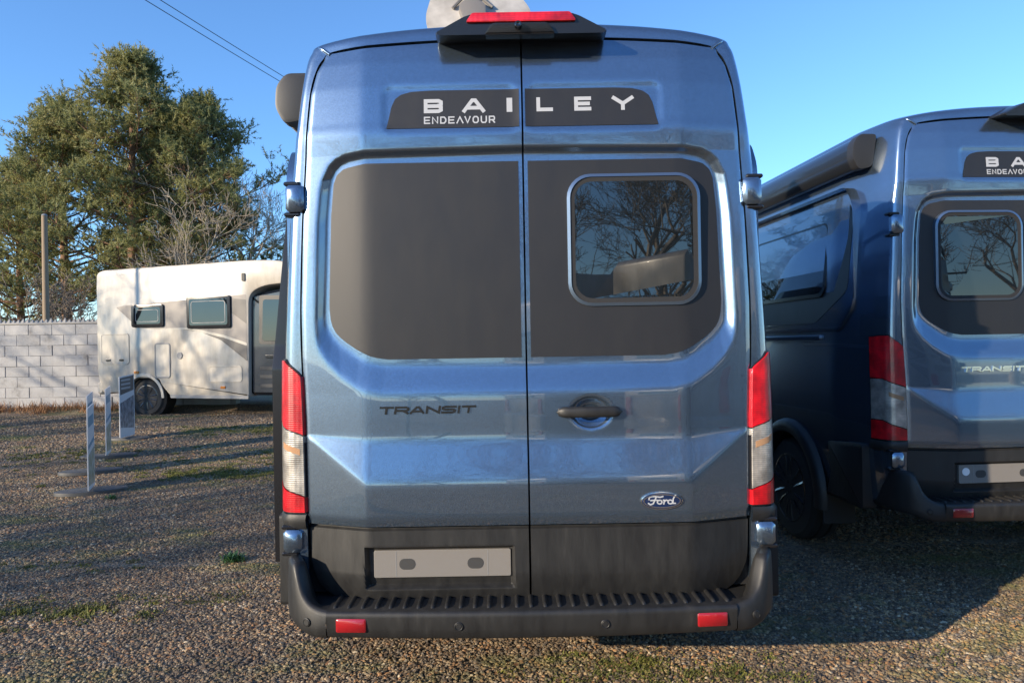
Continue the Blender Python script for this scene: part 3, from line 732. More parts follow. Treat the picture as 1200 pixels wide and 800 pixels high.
    for s in (-1, 1):
        MB().bbox((s * .665, yb(.665) - .003, .467), (.112, .010, .050), .004, (0, 0, s * .05)).build('reflector', M['reflector'], bump_, True, 40)
        sx_ = s * .268; ss = MB().lathe([(-.004, .016), (-.006, .014), (-.005, .0125), (-.0035, .012), (-.0055, .010), (-.0055, .001)], (sx_, yb(sx_), .464), 'y', 20)
        ss.build('parking_sensor', M['plastic'], bump_, True, 40)
        # corner pieces
        path = [(.7605, -.132), (.80, -.124), (.84, -.108), (.875, -.086), (.905, -.056), (.928, -.02), (.945, .02), (.957, .07), (.968, .14), (.975, .22), (.98, .30)]
        pc = catmull([Vector((a, b, 0)) for a, b in path], 3)
        hfun = tab([(.76, .516), (.79, .520), (.82, .530), (.845, .548), (.865, .575), (.880, .612), (.893, .650), (.905, .672), (.93, .680), (1.0, .682)])
        ctr = Vector((.70, .25, 0)); rows = []
        nrm = []
        for k in range(len(pc)):
            a = pc[max(0, k - 1)]; b = pc[min(len(pc) - 1, k + 1)]; t = (b - a).normalized(); nrm.append(Vector((t.y, -t.x, 0)))
        for k, p in enumerate(pc):
            n_ = nrm[k]; h = float(hfun(p.x)); zl = .411 + .035 * sst(.80, .96, p.x)
            col = []
            for off, z in ((-.10, zl - .004), (-.035, zl - .003), (-.012, zl + .004), (-.002, zl + .02), (.0, zl + .045), (.0, (zl + h) / 2), (-.003, h - .02), (-.007, h - .008), (-.014, h - .001), (-.022, h), (-.045 - .03 * sst(.80, .76, p.x), h - .001), (-.056 - .03 * sst(.80, .76, p.x), h - .012), (-.07 - .03 * sst(.80, .76, p.x), max(.50, h - .06)), (-.10, .50)):
                q = p + n_ * off; col.append((s * q.x, q.y, float(z)))
            rows.append(col)
        crn = MB().grid(rows).build('bumper_corner', M['plastic'], bump_, True, 45)
        MB().slab(roundpoly([(s * .70, -.11), (s * .80, -.10), (s * .88, -.05), (s * .92, .05), (s * .93, .25), (s * .70, .25)], .03), lambda a, b, h: (a, b, h), .46, .509, .004).build('step_infill', M['plastic'], bump_, True, 40)
        q = (.835, -.111, .472); MB().lathe([(-.004, .016), (-.006, .014), (-.005, .0125), (-.0035, .012), (-.0055, .010), (-.0055, .001)], (0, 0, 0), 'y', 20)
        o = MB().lathe([(.004, .016), (-.004, .0155), (-.005, .0135), (-.003, .0125), (-.005, .011), (-.005, .001)], (0, 0, 0), 'y', 20).build('parking_sensor', M['plastic'], bump_, True, 40)
        o.location = (s * q[0], q[1] - .001, q[2]); o.rotation_euler = (0, 0, s * .42)
    mb = MB(); mb.box((-.42, .18, .40), (.05, .06, .09)); mb.tube([(-.47, .16, .36), (-.37, .16, .36)], .018, 8); mb.build('towing_eye', M['void'], van)
    # ---- high brake light and camera ---------------------------------
    prof2 = roundpoly([(-.32, 2.664), (.32, 2.664), (.328, 2.676), (.222, 2.730), (.19, 2.740), (-.19, 2.740), (-.222, 2.730), (-.328, 2.676)], .010, 3)
    mb = MB(); mb.loft([[(x * .985, -.066 - .012 * (1 - abs(x) / .34), z - .004) for x, z in prof2], [(x, -.052, z) for x, z in prof2], [(x * 1.01, .02, z + .006) for x, z in prof2], [(x * .98, .22, z + .040) for x, z in prof2], [(x * .7, .5, z + .04) for x, z in prof2]], True, True)
    bl = mb.build('high_brake_light', M['black'], van, True, 35)
    MB().slab(roundpoly([(-.208, 2.7030), (.208, 2.7030), (.185, 2.737), (-.185, 2.737)], .008, 3), lambda a, b, h: (a, -.066 - .012 * (1 - abs(a) / .34) - h, b), -.01, .010, .004).build('brake_lens', M['red_lens'], bl, True, 40)
    mb = MB(); mb.slab(roundpoly([(-.14, 2.655), (.13, 2.655), (.10, 2.694), (-.11, 2.694)], .012, 3), lambda a, b, h: (a, -.070 - h + (b - 2.672) * -.3, b), -.03, .014, .006); mb.build('reversing_camera', M['black'], bl, True, 40)
    MB().lathe([(0, .014), (-.014, .013), (-.016, .009), (-.012, .002)], (-.012, -.094, 2.680), 'y', 16).build('camera_lens', M['glass'], bl, True, 40)
    # ---- awning on the left, satellite dish on the roof --------------------
    aw = roundpoly([(-.92, 2.455), (-1.00, 2.44), (-1.035, 2.505), (-1.03, 2.59), (-.99, 2.64), (-.89, 2.64)], .025, 4)
    a_ = MB().slab(aw, lambda a, b, h: (a, h, b), .30, 3.95, 0).build('awning', M['awning'], van, True, 40)
    cap = [(x * 1.0 + (x + .99) * .05, z + (z - 2.54) * .06) for x, z in aw]
    MB().slab(cap, lambda a, b, h: (a, h, b), .31, .24, .012).build('awning_end_cap', M['awning_cap'], a_, True, 40)
    MB().slab(cap, lambda a, b, h: (a, h, b), 3.93, 3.99, .01).build('awning_end_cap', M['awning_cap'], a_, True, 40)
    MB().slab([(-.80, 2.44), (-.965, 2.46), (-.965, 2.60), (-.84, 2.62)], lambda a, b, h: (a, h, b), .34, 3.9).build('awning_bracket', M['black'], a_)
    if sticker: return van
    out = roundpoly([(-.23, -.06), (-.20, -.21), (.16, -.20), (.30, -.06), (.20, .22), (-.12, .26)], .06, 5)
    mb = MB(); nr = 9
    for sgn, th in ((1, 0.0), (1, .012)):
        pass
    rings = []
    for k in range(nr, 0, -1): rings.append([(a * k / nr, .22 * ((a * k / nr) ** 2 + (b * k / nr) ** 2), b * k / nr) for a, b in out])
    back = []
    for k in range(1, nr + 1): back.append([(a * k / nr, .22 * ((a * k / nr) ** 2 + (b * k / nr) ** 2) - .012, b * k / nr) for a, b in out])
    mb.loft(rings + back + [rings[0]], True)
    dd = mb.build('satellite_dish', M['dish'], van, True, 40)
    dd.location = (-.225, .66, 3.105); dd.rotation_euler = (R(-24), R(-6), R(8))
    mb = MB(); mb.slab(roundpoly([(-.05, -.15), (.05, -.15), (.065, -.03), (0, .03), (-.065, -.03)], .02), lambda a, b, h: (a, -h - .004, b), 0, .045, .012)
    mb.tube([(-.09, -.02, -.02), (-.03, -.03, .04), (.05, -.028, .035), (.10, -.02, -.03)], .008, 6); mb.build('dish_bracket', M['plate'], dd, True, 40)
    mb = MB(); mb.tube([(-.225, .72, 2.78), (-.225, .72, 2.92), (-.225, .69, 3.02)], .035, 12); mb.lathe([(0, .13), (.03, .12), (.05, .08)], (-.225, .72, 2.785), 'z', 24); mb.build('dish_mast', M['dish'], van, True, 40)
    return van
VANGROUP = 'blue camper vans parked side by side'
van1 = build_van((.055, 2.75, 0), 0, 'metallic blue camper van in the centre, seen square from behind, blank left rear door', False, M['badge_black'], False, VANGROUP)
van2 = build_van((3.10, 4.06, .055), R(4), 'metallic blue camper van on the right, with white round sticker on its plate bracket', True, M['chrome'], True, VANGROUP)

# ================================================================== WHITE MOTORHOME
def build_motorhome(loc, rz, label):
    r = empty('motorhome', loc, rz, label, 'motorhome')
    fy = lambda off: (lambda a, b, h: (a, -h - off, b))
    # body: side profile, 2.25 m wide, rounded on both long edges
    prof = roundpoly([(.10, .46), (.0, .85), (.0, 2.62), (.02, 2.87), (3.5, 2.95), (4.15, 2.90), (4.62, 2.66), (4.60, 2.52), (3.62, 2.45), (3.34, 2.30), (3.31, .38), (1.62, .40), (1.42, .62), (1.38, .74), (.72, .74), (.66, .62), (.55, .46)],
                     [.08, .1, .2, .22, .5, .3, .08, .05, .2, .18, .02, .05, .1, .2, .2, .1, .05], 5)
    ins = inset(prof, .04); ins2 = inset(prof, .012)
    rings = [[(a, y, b) for a, b in q] for q, y in ((ins, 0), (ins2, .012), (prof, .045), (prof, 2.205), (ins2, 2.238), (ins, 2.25))]
    MB().loft(rings, True, True).build('body', M['white'], r, True, 35)
    cab = roundpoly([(3.28, .40), (3.28, 2.30), (4.35, 2.46), (5.10, 1.50), (5.85, 1.26), (6.02, .95), (5.98, .40), (5.35, .38)], [.02, .02, .15, .2, .2, .15, .05, .02], 4)
    ci = inset(cab, .06)
    MB().loft([[(a, y, b) for a, b in q] for q, y in ((ci, .10), (cab, .18), (cab, 2.07), (ci, 2.15))], True, True).build('cab', M['cab'], r, True, 35)
    for side in (0, 1):
        yy = (lambda off: (lambda a, b, h: (a, -h - off, b))) if side == 0 else (lambda off: (lambda a, b, h: (a, 2.25 + h + off, b)))
        F = yy(0)
        gp = lambda pts, h, m, name, rr=.02: MB().slab(roundpoly(pts, rr, 3), F, -.004, h, .001).build(name, m, r)
        gp([(.46, 2.13), (.62, 2.16), (3.29, 2.30), (3.29, 1.34), (2.9, 1.50), (2.0, 1.67), (.95, 1.72)], .0015, M['swoosh'], 'side_graphic')
        gp([(1.6, 1.70), (2.3, 1.62), (2.75, 1.45), (3.29, 1.05), (3.29, 1.36), (2.9, 1.52), (2.1, 1.68)], .003, M['swoosh_dark'], 'side_graphic')
        gp([(1.2, 1.70), (2.1, 1.655), (2.8, 1.50), (3.29, 1.335), (3.29, 1.39), (2.8, 1.55), (2.1, 1.70)], .0045, M['white'], 'side_graphic')
        gp([(2.55, 2.10), (3.0, 1.95), (3.29, 1.75), (3.29, 2.2), (2.95, 2.24)], .003, M['swoosh_dark'], 'side_graphic')
        for (x0, x1, z0, z1) in ((.82, 1.53, 1.73, 2.17), (2.04, 2.97, 1.68, 2.30)):
            w = MB().slab(rrect(x0, x1, z0, z1, .05), F, 0, .035, .012).build('window', M['black'], r, True, 40)
            MB().slab(rrect(x0 + .06, x1 - .06, z0 + .06, z1 - .06, .04), F, .02, .037, 0).build('window_pane', M['glass'], w)
            mb = MB()
            for q in (rrect(x0 + .10, x1 - .10, z0 + .10, z1 - .10, .05),):
                mb.loft([[F(a, b, .0375) for a, b in q], [F(a, b, .040) for a, b in q], [F(a, b, .040) for a, b in inset(q, .012)], [F(a, b, .0375) for a, b in inset(q, .012)]], True)
            mb.build('window_blind_edge', M['grey_trim'], w)
        for (x0, x1, z0, z1) in ((.10, .74, 1.02, 1.62), (1.31, 1.65, .74, 1.42), (2.46, 3.18, .66, .97)):
            h = MB(); q = rrect(x0, x1, z0, z1, .06)
            h.loft([[F(a, b, .0) for a, b in q], [F(a, b, .012) for a, b in q], [F(a, b, .012) for a, b in inset(q, .022)], [F(a, b, .004) for a, b in inset(q, .026)]], True)
            hh = h.build('service_hatch', M['grey_trim'] if x0 > 1.2 and x0 < 1.4 else M['white'], r, True, 30)
            h = MB(); qi = inset(q, .026); pts = [F(a, b, .0065) for a, b in qi]; h.add(pts, [tuple(range(len(pts)))]); h.build('hatch_panel', M['white'], hh)
            if z0 > 1:
                for lx in (x0 + .17, x1 - .17): MB().slab(rrect(lx - .05, lx + .05, z0 + .06, z0 + .10, .015), F, 0, .02, .005).build('hatch_latch', M['black'], hh)
        h = MB().slab([(1.86 + .055 * math.cos(t), 1.17 + .065 * math.sin(t)) for t in np.linspace(0, 2 * PI, 20, endpoint=False)], F, 0, .015, .005).build('socket_cover', M['grey_trim'], r)
        for x, z in ((.90, .86), (2.78, .56)):
            MB().slab(rrect(x - .05, x + .05, z - .025, z + .025, .01), F, 0, .02, .006).build('side_marker', M['amber_lens'], r)
        MB().slab(rrect(3.21, 3.28, 2.55, 2.70, .02), F, 0, .02, .006).build('marker_light', M['slot'], r)
        # wheel arch lip, skirt
        arc = [R(a) for a in np.linspace(0, 180, 22)]
        MB().loft([[F(1.05 + q * math.cos(a), .36 + q * math.sin(a) * 1.05, h) for a in arc] for q, h in ((.455, .0), (.45, .014), (.40, .014), (.39, -.05))], False).build('wheel_arch_lip', M['white'], r, True, 50)
        MB().slab([(1.65, .36), (3.3, .34), (3.31, .40), (1.63, .42)], F, -.03, .008).build('skirt', M['grey_trim'], r)
        # cab window, door handle, mirror
        c0 = (lambda a, b, h: (a, .10 - h, b)) if side == 0 else (lambda a, b, h: (a, 2.15 + h, b))
        MB().slab(roundpoly([(3.55, 1.42), (4.95, 1.40), (4.35, 2.18), (3.58, 2.20)], .06), c0, -.03, .008, .003).build('cab_window', M['glass'], r)
        MB().slab(roundpoly([(3.48, 1.36), (5.05, 1.33), (4.38, 2.26), (3.50, 2.28)], .06), c0, -.03, .004, .002).build('window_surround', M['awning_cap'], r)
        MB().slab(rrect(3.62, 3.82, 1.10, 1.16, .02), c0, 0, .03, .01).build('door_handle', M['black'], r)
        for z in (.55, .72, .88): MB().slab(rrect(3.50, 4.3, z, z + .06, .01), c0, -.02, .010, .004).build('cab_trim_strip', M['slot'], r)
        MB().bbox(c0(4.75, 1.58, .22), (.10, .20, .32), .03).build('door_mirror', M['black'], r)
        MB().bbox(c0(4.85, 1.45, .09), (.06, .22, .05), .01).build('mirror_arm', M['black'], r)
        for wx in (1.05, 4.95):
            q = wheel(r, wx, .20 if side == 0 else 2.05, .36, -1 if side == 0 else 1, .36, .23, 'alloy_black', 10); q.rotation_euler = (0, 0, PI / 2)
            for ch in q.children: pass
            if side == 0: q.rotation_euler = (0, 0, PI / 2)
    MB().box((2.9, 1.125, .46), (5.2, 1.7, .10)).build('chassis', M['void'], r)
    mb = MB()
    for yw in (0.10, 2.15):
        mb.lathe([(-.14, .42), (.14, .42)], (1.05, yw + (.16 if yw < 1 else -.16), .36), 'y', 24)
    mb.build('wheel_well', M['void'], r)
    # rear wall: window, lights, bumper (rear faces -x)
    fx = lambda a, b, h: (-h, a, b)
    w = MB().slab(rrect(.55, 1.7, 1.55, 2.15, .06), fx, 0, .03, .01).build('rear_window', M['glass'], r)
    for yy in (.12, 1.97):
        MB().slab(rrect(yy, yy + .17, .72, 1.30, .05), fx, -.05, .03, .012).build('rear_light', M['red_lens'], r)
    MB().bbox((.02, 1.125, .55), (.16, 2.15, .26), .04).build('rear_bumper', M['white'], r)
    MB().slab(roundpoly([(.2, 1.35), (2.05, 1.35), (2.05, 1.47), (.2, 1.47)], .03), fx, -.01, .003).build('rear_graphic', M['swoosh'], r)
    # front windscreen
    mb = MB()
    mb.grid([[(4.42 + .02, y, 2.40) for y in (.35, 1.125, 1.9)], [(5.06 + .03, y, 1.56) for y in (.28, 1.125, 1.97)]]).build('windscreen', M['glass'], r)
    MB().bbox((6.0, 1.125, .55), (.12, 1.8, .30), .04).build('front_bumper', M['grey_trim'], r)
    for yy in (.42, 1.83): MB().bbox((5.95, yy, .98), (.14, .34, .18), .04).build('headlight', M['clear_lens'], r)
    return r
mh = build_motorhome((-8.19, 14.0, .17), R(-12), 'white motorhome with grey side graphics and dark cab parked in front of the pine trees')
def clone(o, loc, rz, label):
    c = copy_tree(o); c.location = loc; c.rotation_euler = (0, 0, rz); c['label'] = label; return c
# the row of vehicles behind the photographer, mirrored in the paint and windows
clone(mh, (2.1, -8.0, 0), R(-22), 'white motorhome behind the photographer, mirrored in the rear window of the centre van')
clone(mh, (5.6, -6.4, 0), R(-22), 'white motorhome behind the photographer, parked right of the one mirrored in the centre window')
clone(mh, (-.2, -11.2, 0), R(-22), 'white motorhome behind the photographer, parked left of the one mirrored in the centre window')

# ================================================================== LEAFLET STANDS
def stand(px, py, wid, hgt, yaw, label, tall_dark):
    z = float(gh(px, py)); r = empty('display_stand', (px, py, z), yaw, label, 'display stand', 'display stands on oval bases along the gravel')
    ell = [(.33 * math.cos(t), .155 * math.sin(t)) for t in np.linspace(0, 2 * PI, 32, endpoint=False)]
    b = MB().slab(ell, lambda a, b, h: (b, a, h), 0, .040, .02).build('base', M['stand_base'], r, True, 40)
    f = lambda a, b, h: (a, h, b)
    o = roundpoly([(-wid / 2, .05), (wid / 2, .05), (wid / 2, hgt), (-wid / 2, hgt - .03)], .012, 2)
    MB().slab(o, f, -.005, .005, .001).build('panel', M['stand_board'], r)
    for s in (-1, 1):
        fs = lambda a, b, h: (a, s * h, b)
        i0 = .02
        if tall_dark:
            MB().slab([(-wid / 2 + i0, hgt - .30), (wid / 2 - i0, hgt - .24), (wid / 2 - i0, hgt - .02), (-wid / 2 + i0, hgt - .05)], fs, .003, .0062).build('header', M['print_dark'], r)
            for k in range(3): MB().slab([(-wid / 2 + .05, hgt - .10 - .06 * k), (wid / 2 - .12, hgt - .09 - .06 * k), (wid / 2 - .12, hgt - .06 - .06 * k), (-wid / 2 + .05, hgt - .07 - .06 * k)], fs, .003, .0070).build('header_strip', M['print_pale'], r)
            MB().slab([(-wid / 2 + i0, .20), (wid / 2 - i0, .16), (wid / 2 - i0, hgt - .32), (-wid / 2 + i0, hgt - .42)], fs, .003, .0062).build('picture', M['print_photo'], r)
        else:
            MB().slab([(-wid / 2 + i0, .10), (wid / 2 - i0, .08), (wid / 2 - i0, .46), (-wid / 2 + i0, .40)], fs, .003, .0062).build('picture', M['print_green'], r)
            MB().slab([(-wid / 2 + i0, .46), (wid / 2 - i0, .52), (wid / 2 - i0, .56), (-wid / 2 + i0, .50)], fs, .003, .0070).build('header_strip', M['print_blue'], r)
            MB().slab([(-wid / 2 + .05, hgt - .22), (wid / 2 - .06, hgt - .20), (wid / 2 - .06, hgt - .10), (-wid / 2 + .05, hgt - .12)], fs, .003, .0070).build('header_strip', M['print_blue'], r)
    return r
M['stand_base'] = mat('grey_moulded_base', (0.065, 0.065, 0.066), 0.5)
M['stand_board'] = mat('white_display_board', (0.52, 0.53, 0.54), 0.35)
M['print_dark'] = mat('dark_print', (0.09, 0.085, 0.08), 0.4)
M['print_pale'] = mat('pale_print', (0.30, 0.31, 0.32), 0.4)
M['print_blue'] = mat('teal_print', (0.10, 0.22, 0.30), 0.4)
def prn(name, stops, sc):
    m = mat(name, (.2, .2, .2), .4); n = noise(m, coords(m, scale=sc), 3, 5); L(m, ramp(m, n, stops), B(m).inputs['Base Color']); return m
M['print_photo'] = prn('landscape_print', [(0.35, (0.05, 0.06, 0.07)), (0.5, (0.16, 0.17, 0.19)), (0.7, (0.34, 0.35, 0.38))], (9, 1, 4))
M['print_green'] = prn('meadow_print', [(0.35, (0.09, 0.12, 0.05)), (0.5, (0.25, 0.26, 0.20)), (0.7, (0.45, 0.45, 0.45))], (9, 1, 3))
stand(-4.32, 7.25, .42, .90, R(113), 'nearest of the display stands, thin white board on a grey oval base', False)
stand(-4.92, 8.25, .42, .93, R(113), 'second nearest display stand, only its board edge and oval base showing behind the first', False)
stand(-5.28, 9.25, .42, .92, R(112), 'third nearest display stand, mostly hidden behind the two nearer boards', False)
stand(-5.82, 10.7, .44, .98, R(92), 'farthest display stand, board with dark header by the motorhome wheel', True)

# ================================================================== BLOCK WALL
wall = empty('block_wall', (0, 0, 0), 0, 'whitewashed concrete block wall topped with spikes beside the motorhome', 'wall')
WX0, WX1, WY, WZ0 = -13.6, -5.8, 14.9, .20
MB().box(((WX0 + WX1) / 2, WY + .11, WZ0 + .78), (WX1 - WX0 - .02, .238, 1.96)).build('mortar_core', M['mortar'], wall)
blk = MB().bbox((0, 0, 0), (.489, .20, .214), .006).mesh('block'); blk.materials.append(M['block'])
half = MB().bbox((0, 0, 0), (.238, .20, .214), .006).mesh('half_block'); half.materials.append(M['block'])
for row in range(9):
    z = WZ0 + .105 + row * .2185 - .14; x = WX0 + .244 if row % 2 == 0 else WX0 + .118
    first = row % 2 == 1
    while x < WX1 - .1:
        o = bpy.data.objects.new('block', half if first else blk); COL.objects.link(o); o.parent = wall
        o.location = (x, WY + .08 + random.uniform(-.008, .006), z + random.uniform(-.002, .002)); o.rotation_euler = (random.uniform(-.01, .01), random.uniform(-.004, .004), random.uniform(-.012, .012))
        x += .372 if first else .496; first = False
ZT = WZ0 + .0 + 9 * .2185 - .14
MB().bbox(((WX0 + WX1) / 2, WY + .10, ZT + .022), (WX1 - WX0, .25, .045), .01).build('coping', M['spike'], wall)
mb = MB(); x = WX0 + .05
while x < WX1:
    h = random.uniform(.06, .10); w = .035
    mb.add([(x - w, WY + .05, ZT + .04), (x + w, WY + .05, ZT + .04), (x + w, WY + .14, ZT + .04), (x - w, WY + .14, ZT + .04), (x - w * .25, WY + .09, ZT + .04 + h), (x + w * .25, WY + .10, ZT + .04 + h)], [(0, 1, 5, 4), (1, 2, 5), (2, 3, 4, 5), (3, 0, 4)])
    x += .098
tag(mb.build('wall_spikes', M['spike'], wall), kind='stuff')

# ================================================================== TREES
def tubes_np(segs, n=4):
    """segs: (p0, p1, r0, r1) -> verts, quads"""
    p0 = np.array([s[0] for s in segs]); p1 = np.array([s[1] for s in segs]); r0 = np.array([s[2] for s in segs])[:, None, None]; r1 = np.array([s[3] for s in segs])[:, None, None]
    t = p1 - p0; t /= np.maximum(np.linalg.norm(t, axis=1, keepdims=True), 1e-6)
    ref = np.where(np.abs(t[:, 2:3]) < .9, np.array([[0, 0, 1.]]), np.array([[1., 0, 0]]))
    u = np.cross(t, ref); u /= np.linalg.norm(u, axis=1, keepdims=True); w = np.cross(t, u)
    a = np.linspace(0, 2 * PI, n, endpoint=False); ring = u[:, None, :] * np.cos(a)[None, :, None] + w[:, None, :] * np.sin(a)[None, :, None]
    V = np.concatenate([p0[:, None, :] + ring * r0, p1[:, None, :] + ring * r1], 1).reshape(-1, 3)
    k = np.arange(len(segs))[:, None] * 2 * n; i = np.arange(n)[None, :]; j = (i + 1) % n
    F = np.stack([k + i, k + j, k + n + j, k + n + i], -1).reshape(-1, 4)
    return V, F
def bare_tree_meshes(name, H, seed, spread=.55, depth=6, trunk_r=.16, twig=1.0, trunk_frac=.22):
    rr = random.Random(seed); trunk = []; limbs = []
    def grow(p, d, l, r, lev):
        segs = limbs if lev > 0 else trunk
        n = 4 if lev < 2 else 3
        for k in range(n):
            d = (d + Vector((rr.gauss(0, .10 + .03 * lev), rr.gauss(0, .10 + .03 * lev), rr.gauss(.03, .06)))).normalized()
            q = p + d * l / n; r2 = r * (.90 if lev < 3 else .82)
            segs.append((tuple(p), tuple(q), r, r2)); p, r = q, r2
            if 0 < lev < depth and rr.random() < .55 * twig and k < n - 1:
                e = (d + Vector((rr.gauss(0, 1), rr.gauss(0, 1), rr.gauss(.15, .6))) * spread).normalized(); grow(p, e, l * rr.uniform(.5, .75), r * .55, lev + 1)
        if lev < depth:
            for k in range(rr.choice((2, 2, 3)) if lev else rr.choice((3, 4))):
                e = (d + Vector((rr.gauss(0, 1), rr.gauss(0, 1), rr.gauss(.10, .5))) * spread).normalized(); grow(p, e, l * rr.uniform(.62, .86), r * .68, lev + 1)
    grow(Vector((0, 0, -.1)), Vector((0, 0, 1)), H * trunk_frac, trunk_r, 0)
    limbs = [(a, b, max(c, .006), max(d, .004)) for a, b, c, d in limbs]
    (tv, tf), (lv, lf) = tubes_np(trunk, 8), tubes_np(limbs, 3)
    k = H / lv[:, 2].max(); kk = np.array([(k + 1) / 2, (k + 1) / 2, k]) if k > 1 else np.array([k, k, k])
    return npmesh(name + '_trunk', tv * kk, tf), npmesh(name + '_branches', lv * kk, lf)
def place_bare(kind, meshes, loc, rz, s, label, m='bare_bark', group=None, cat='tree'):
    r = empty(kind, loc, rz, label, cat, group); r.scale = (s, s, s)
    link('trunk', meshes[0], M[m], r, True, 180); link('crown', meshes[1], M[m], r); return r
bt = [bare_tree_meshes('bare%d' % k, 8.0, 11 + k, .55, 6) for k in range(3)]
def G_(x, y): return (x, y, float(gh(x, y)) - .05)
place_bare('bare_tree', bt[0], G_(-8.75, 24.5), .4, 1.05, 'leafless pale-branched tree just right of the pines, above the motorhome cab', 'pale_bark')
place_bare('bare_tree', bt[1], G_(-12.6, 31), 1.9, 1.15, 'leafless tree behind the right edge of the pines', 'pale_bark')
place_bare('bare_tree', bt[2], G_(-26.5, 34), 2.2, .9, 'leafless tree at the far left edge, left of the leftmost pine')
scrub = [bare_tree_meshes('scrub%d' % k, 3.4, 40 + k, .85, 5, .05, 1.0, .16) for k in range(2)]
sp = [bare_tree_meshes('sparse%d' % k, 7.5, 71 + k, .5, 5, .12, .8, .22) for k in range(3)]
# trees left of the frame: their branches throw the dappled shade on the gravel and the motorhome
k = 0
for x, y, s, rz in ((-13.2, -3.4, .72, .3), (-15.5, -2.2, .95, 3.1), (-17.8, .6, 1.0, 1.7), (-21.5, 3.0, 1.15, 2.4), (-18.5, 5.4, 1.05, 4.0)):
    place_bare('bare_tree', sp[k % 3], G_(x, y), rz, s, 'leafless tree left of the picture, ' + ('nearest of its row', 'second of its row', 'third of its row', 'fourth of its row', 'last of its row beside the plain pole')[k], group='leafless trees along the left of the yard'); k += 1
for i, (x, y, s) in enumerate(((-8, -17.5, 1.1), (-3.5, -18, 1.2), (1.0, -17, 1.1), (4.2, -17.5, 1.2), (7.5, -16.5, 1.2), (10.5, -17.5, 1.2), (14, -17, 1.1), (18, -18, 1.2))):
    place_bare('bare_shrub', scrub[i % 2], G_(x, y), i * 1.3, s, 'leafless shrub behind the photographer, ' + ('first from the left', 'second from the left', 'third from the left', 'fourth from the left', 'fourth from the right', 'third from the right', 'next to last on the right', 'last on the right')[i] + ' of its hedge', 'bare_bark', 'leafless shrubs behind the photographer', 'shrub')
# trees behind the photographer, mirrored in the windows
for i, (x, y, s, rz) in enumerate(((-14, -21, 1.2, .2), (-7, -23, 1.3, 1.4), (.5, -20, 1.0, 2.7), (4.5, -19, 1.35, 3.9), (9, -18, 1.4, 5.0), (13, -21, 1.45, .9), (19, -19, 1.3, 2.2), (27, -22, 1.4, 4.4), (-3, -27, 1.3, .7), (3, -26, 1.4, 1.1), (7, -25, 1.3, 2.0), (11.5, -26, 1.4, 5.6), (16, -27, 1.4, 3.0), (22, -27, 1.5, .3))):
    place_bare('bare_tree', bt[i % 3], G_(x, y), rz, s, 'leafless tree behind the photographer, ' + ('first from the left of its row', 'second from the left of its row', 'third from the left of its row', 'fourth from the left of its row', 'fifth from the left of its row', 'sixth from the left of its row', 'next to last of its row on the right', 'last of its row on the right', 'first on the left of the rear row', 'second on the left of the rear row', 'third on the left of the rear row', 'third on the right of the rear row', 'second on the right of the rear row', 'first on the right of the rear row')[i], group='leafless trees behind the photographer')
for i, (x, y, s, rz) in enumerate(((-15.2, 19.5, 1.0, .1), (-13.4, 20.2, 1.15, 2.1), (-11.6, 19.2, .95, 3.3), (-16.8, 21.0, 1.2, 4.0), (-9.8, 20.0, 1.0, 5.2))):
    place_bare('bare_shrub', scrub[i % 2], G_(x, y), rz, s, 'brown leafless scrub ' + ('behind the wall under the leftmost pine', 'behind the wall, right of the wooden pole', 'behind the rear of the motorhome roof', 'behind the wall at the left picture edge', 'behind the motorhome between the pine trunks')[i], 'scrub', None, 'shrub')

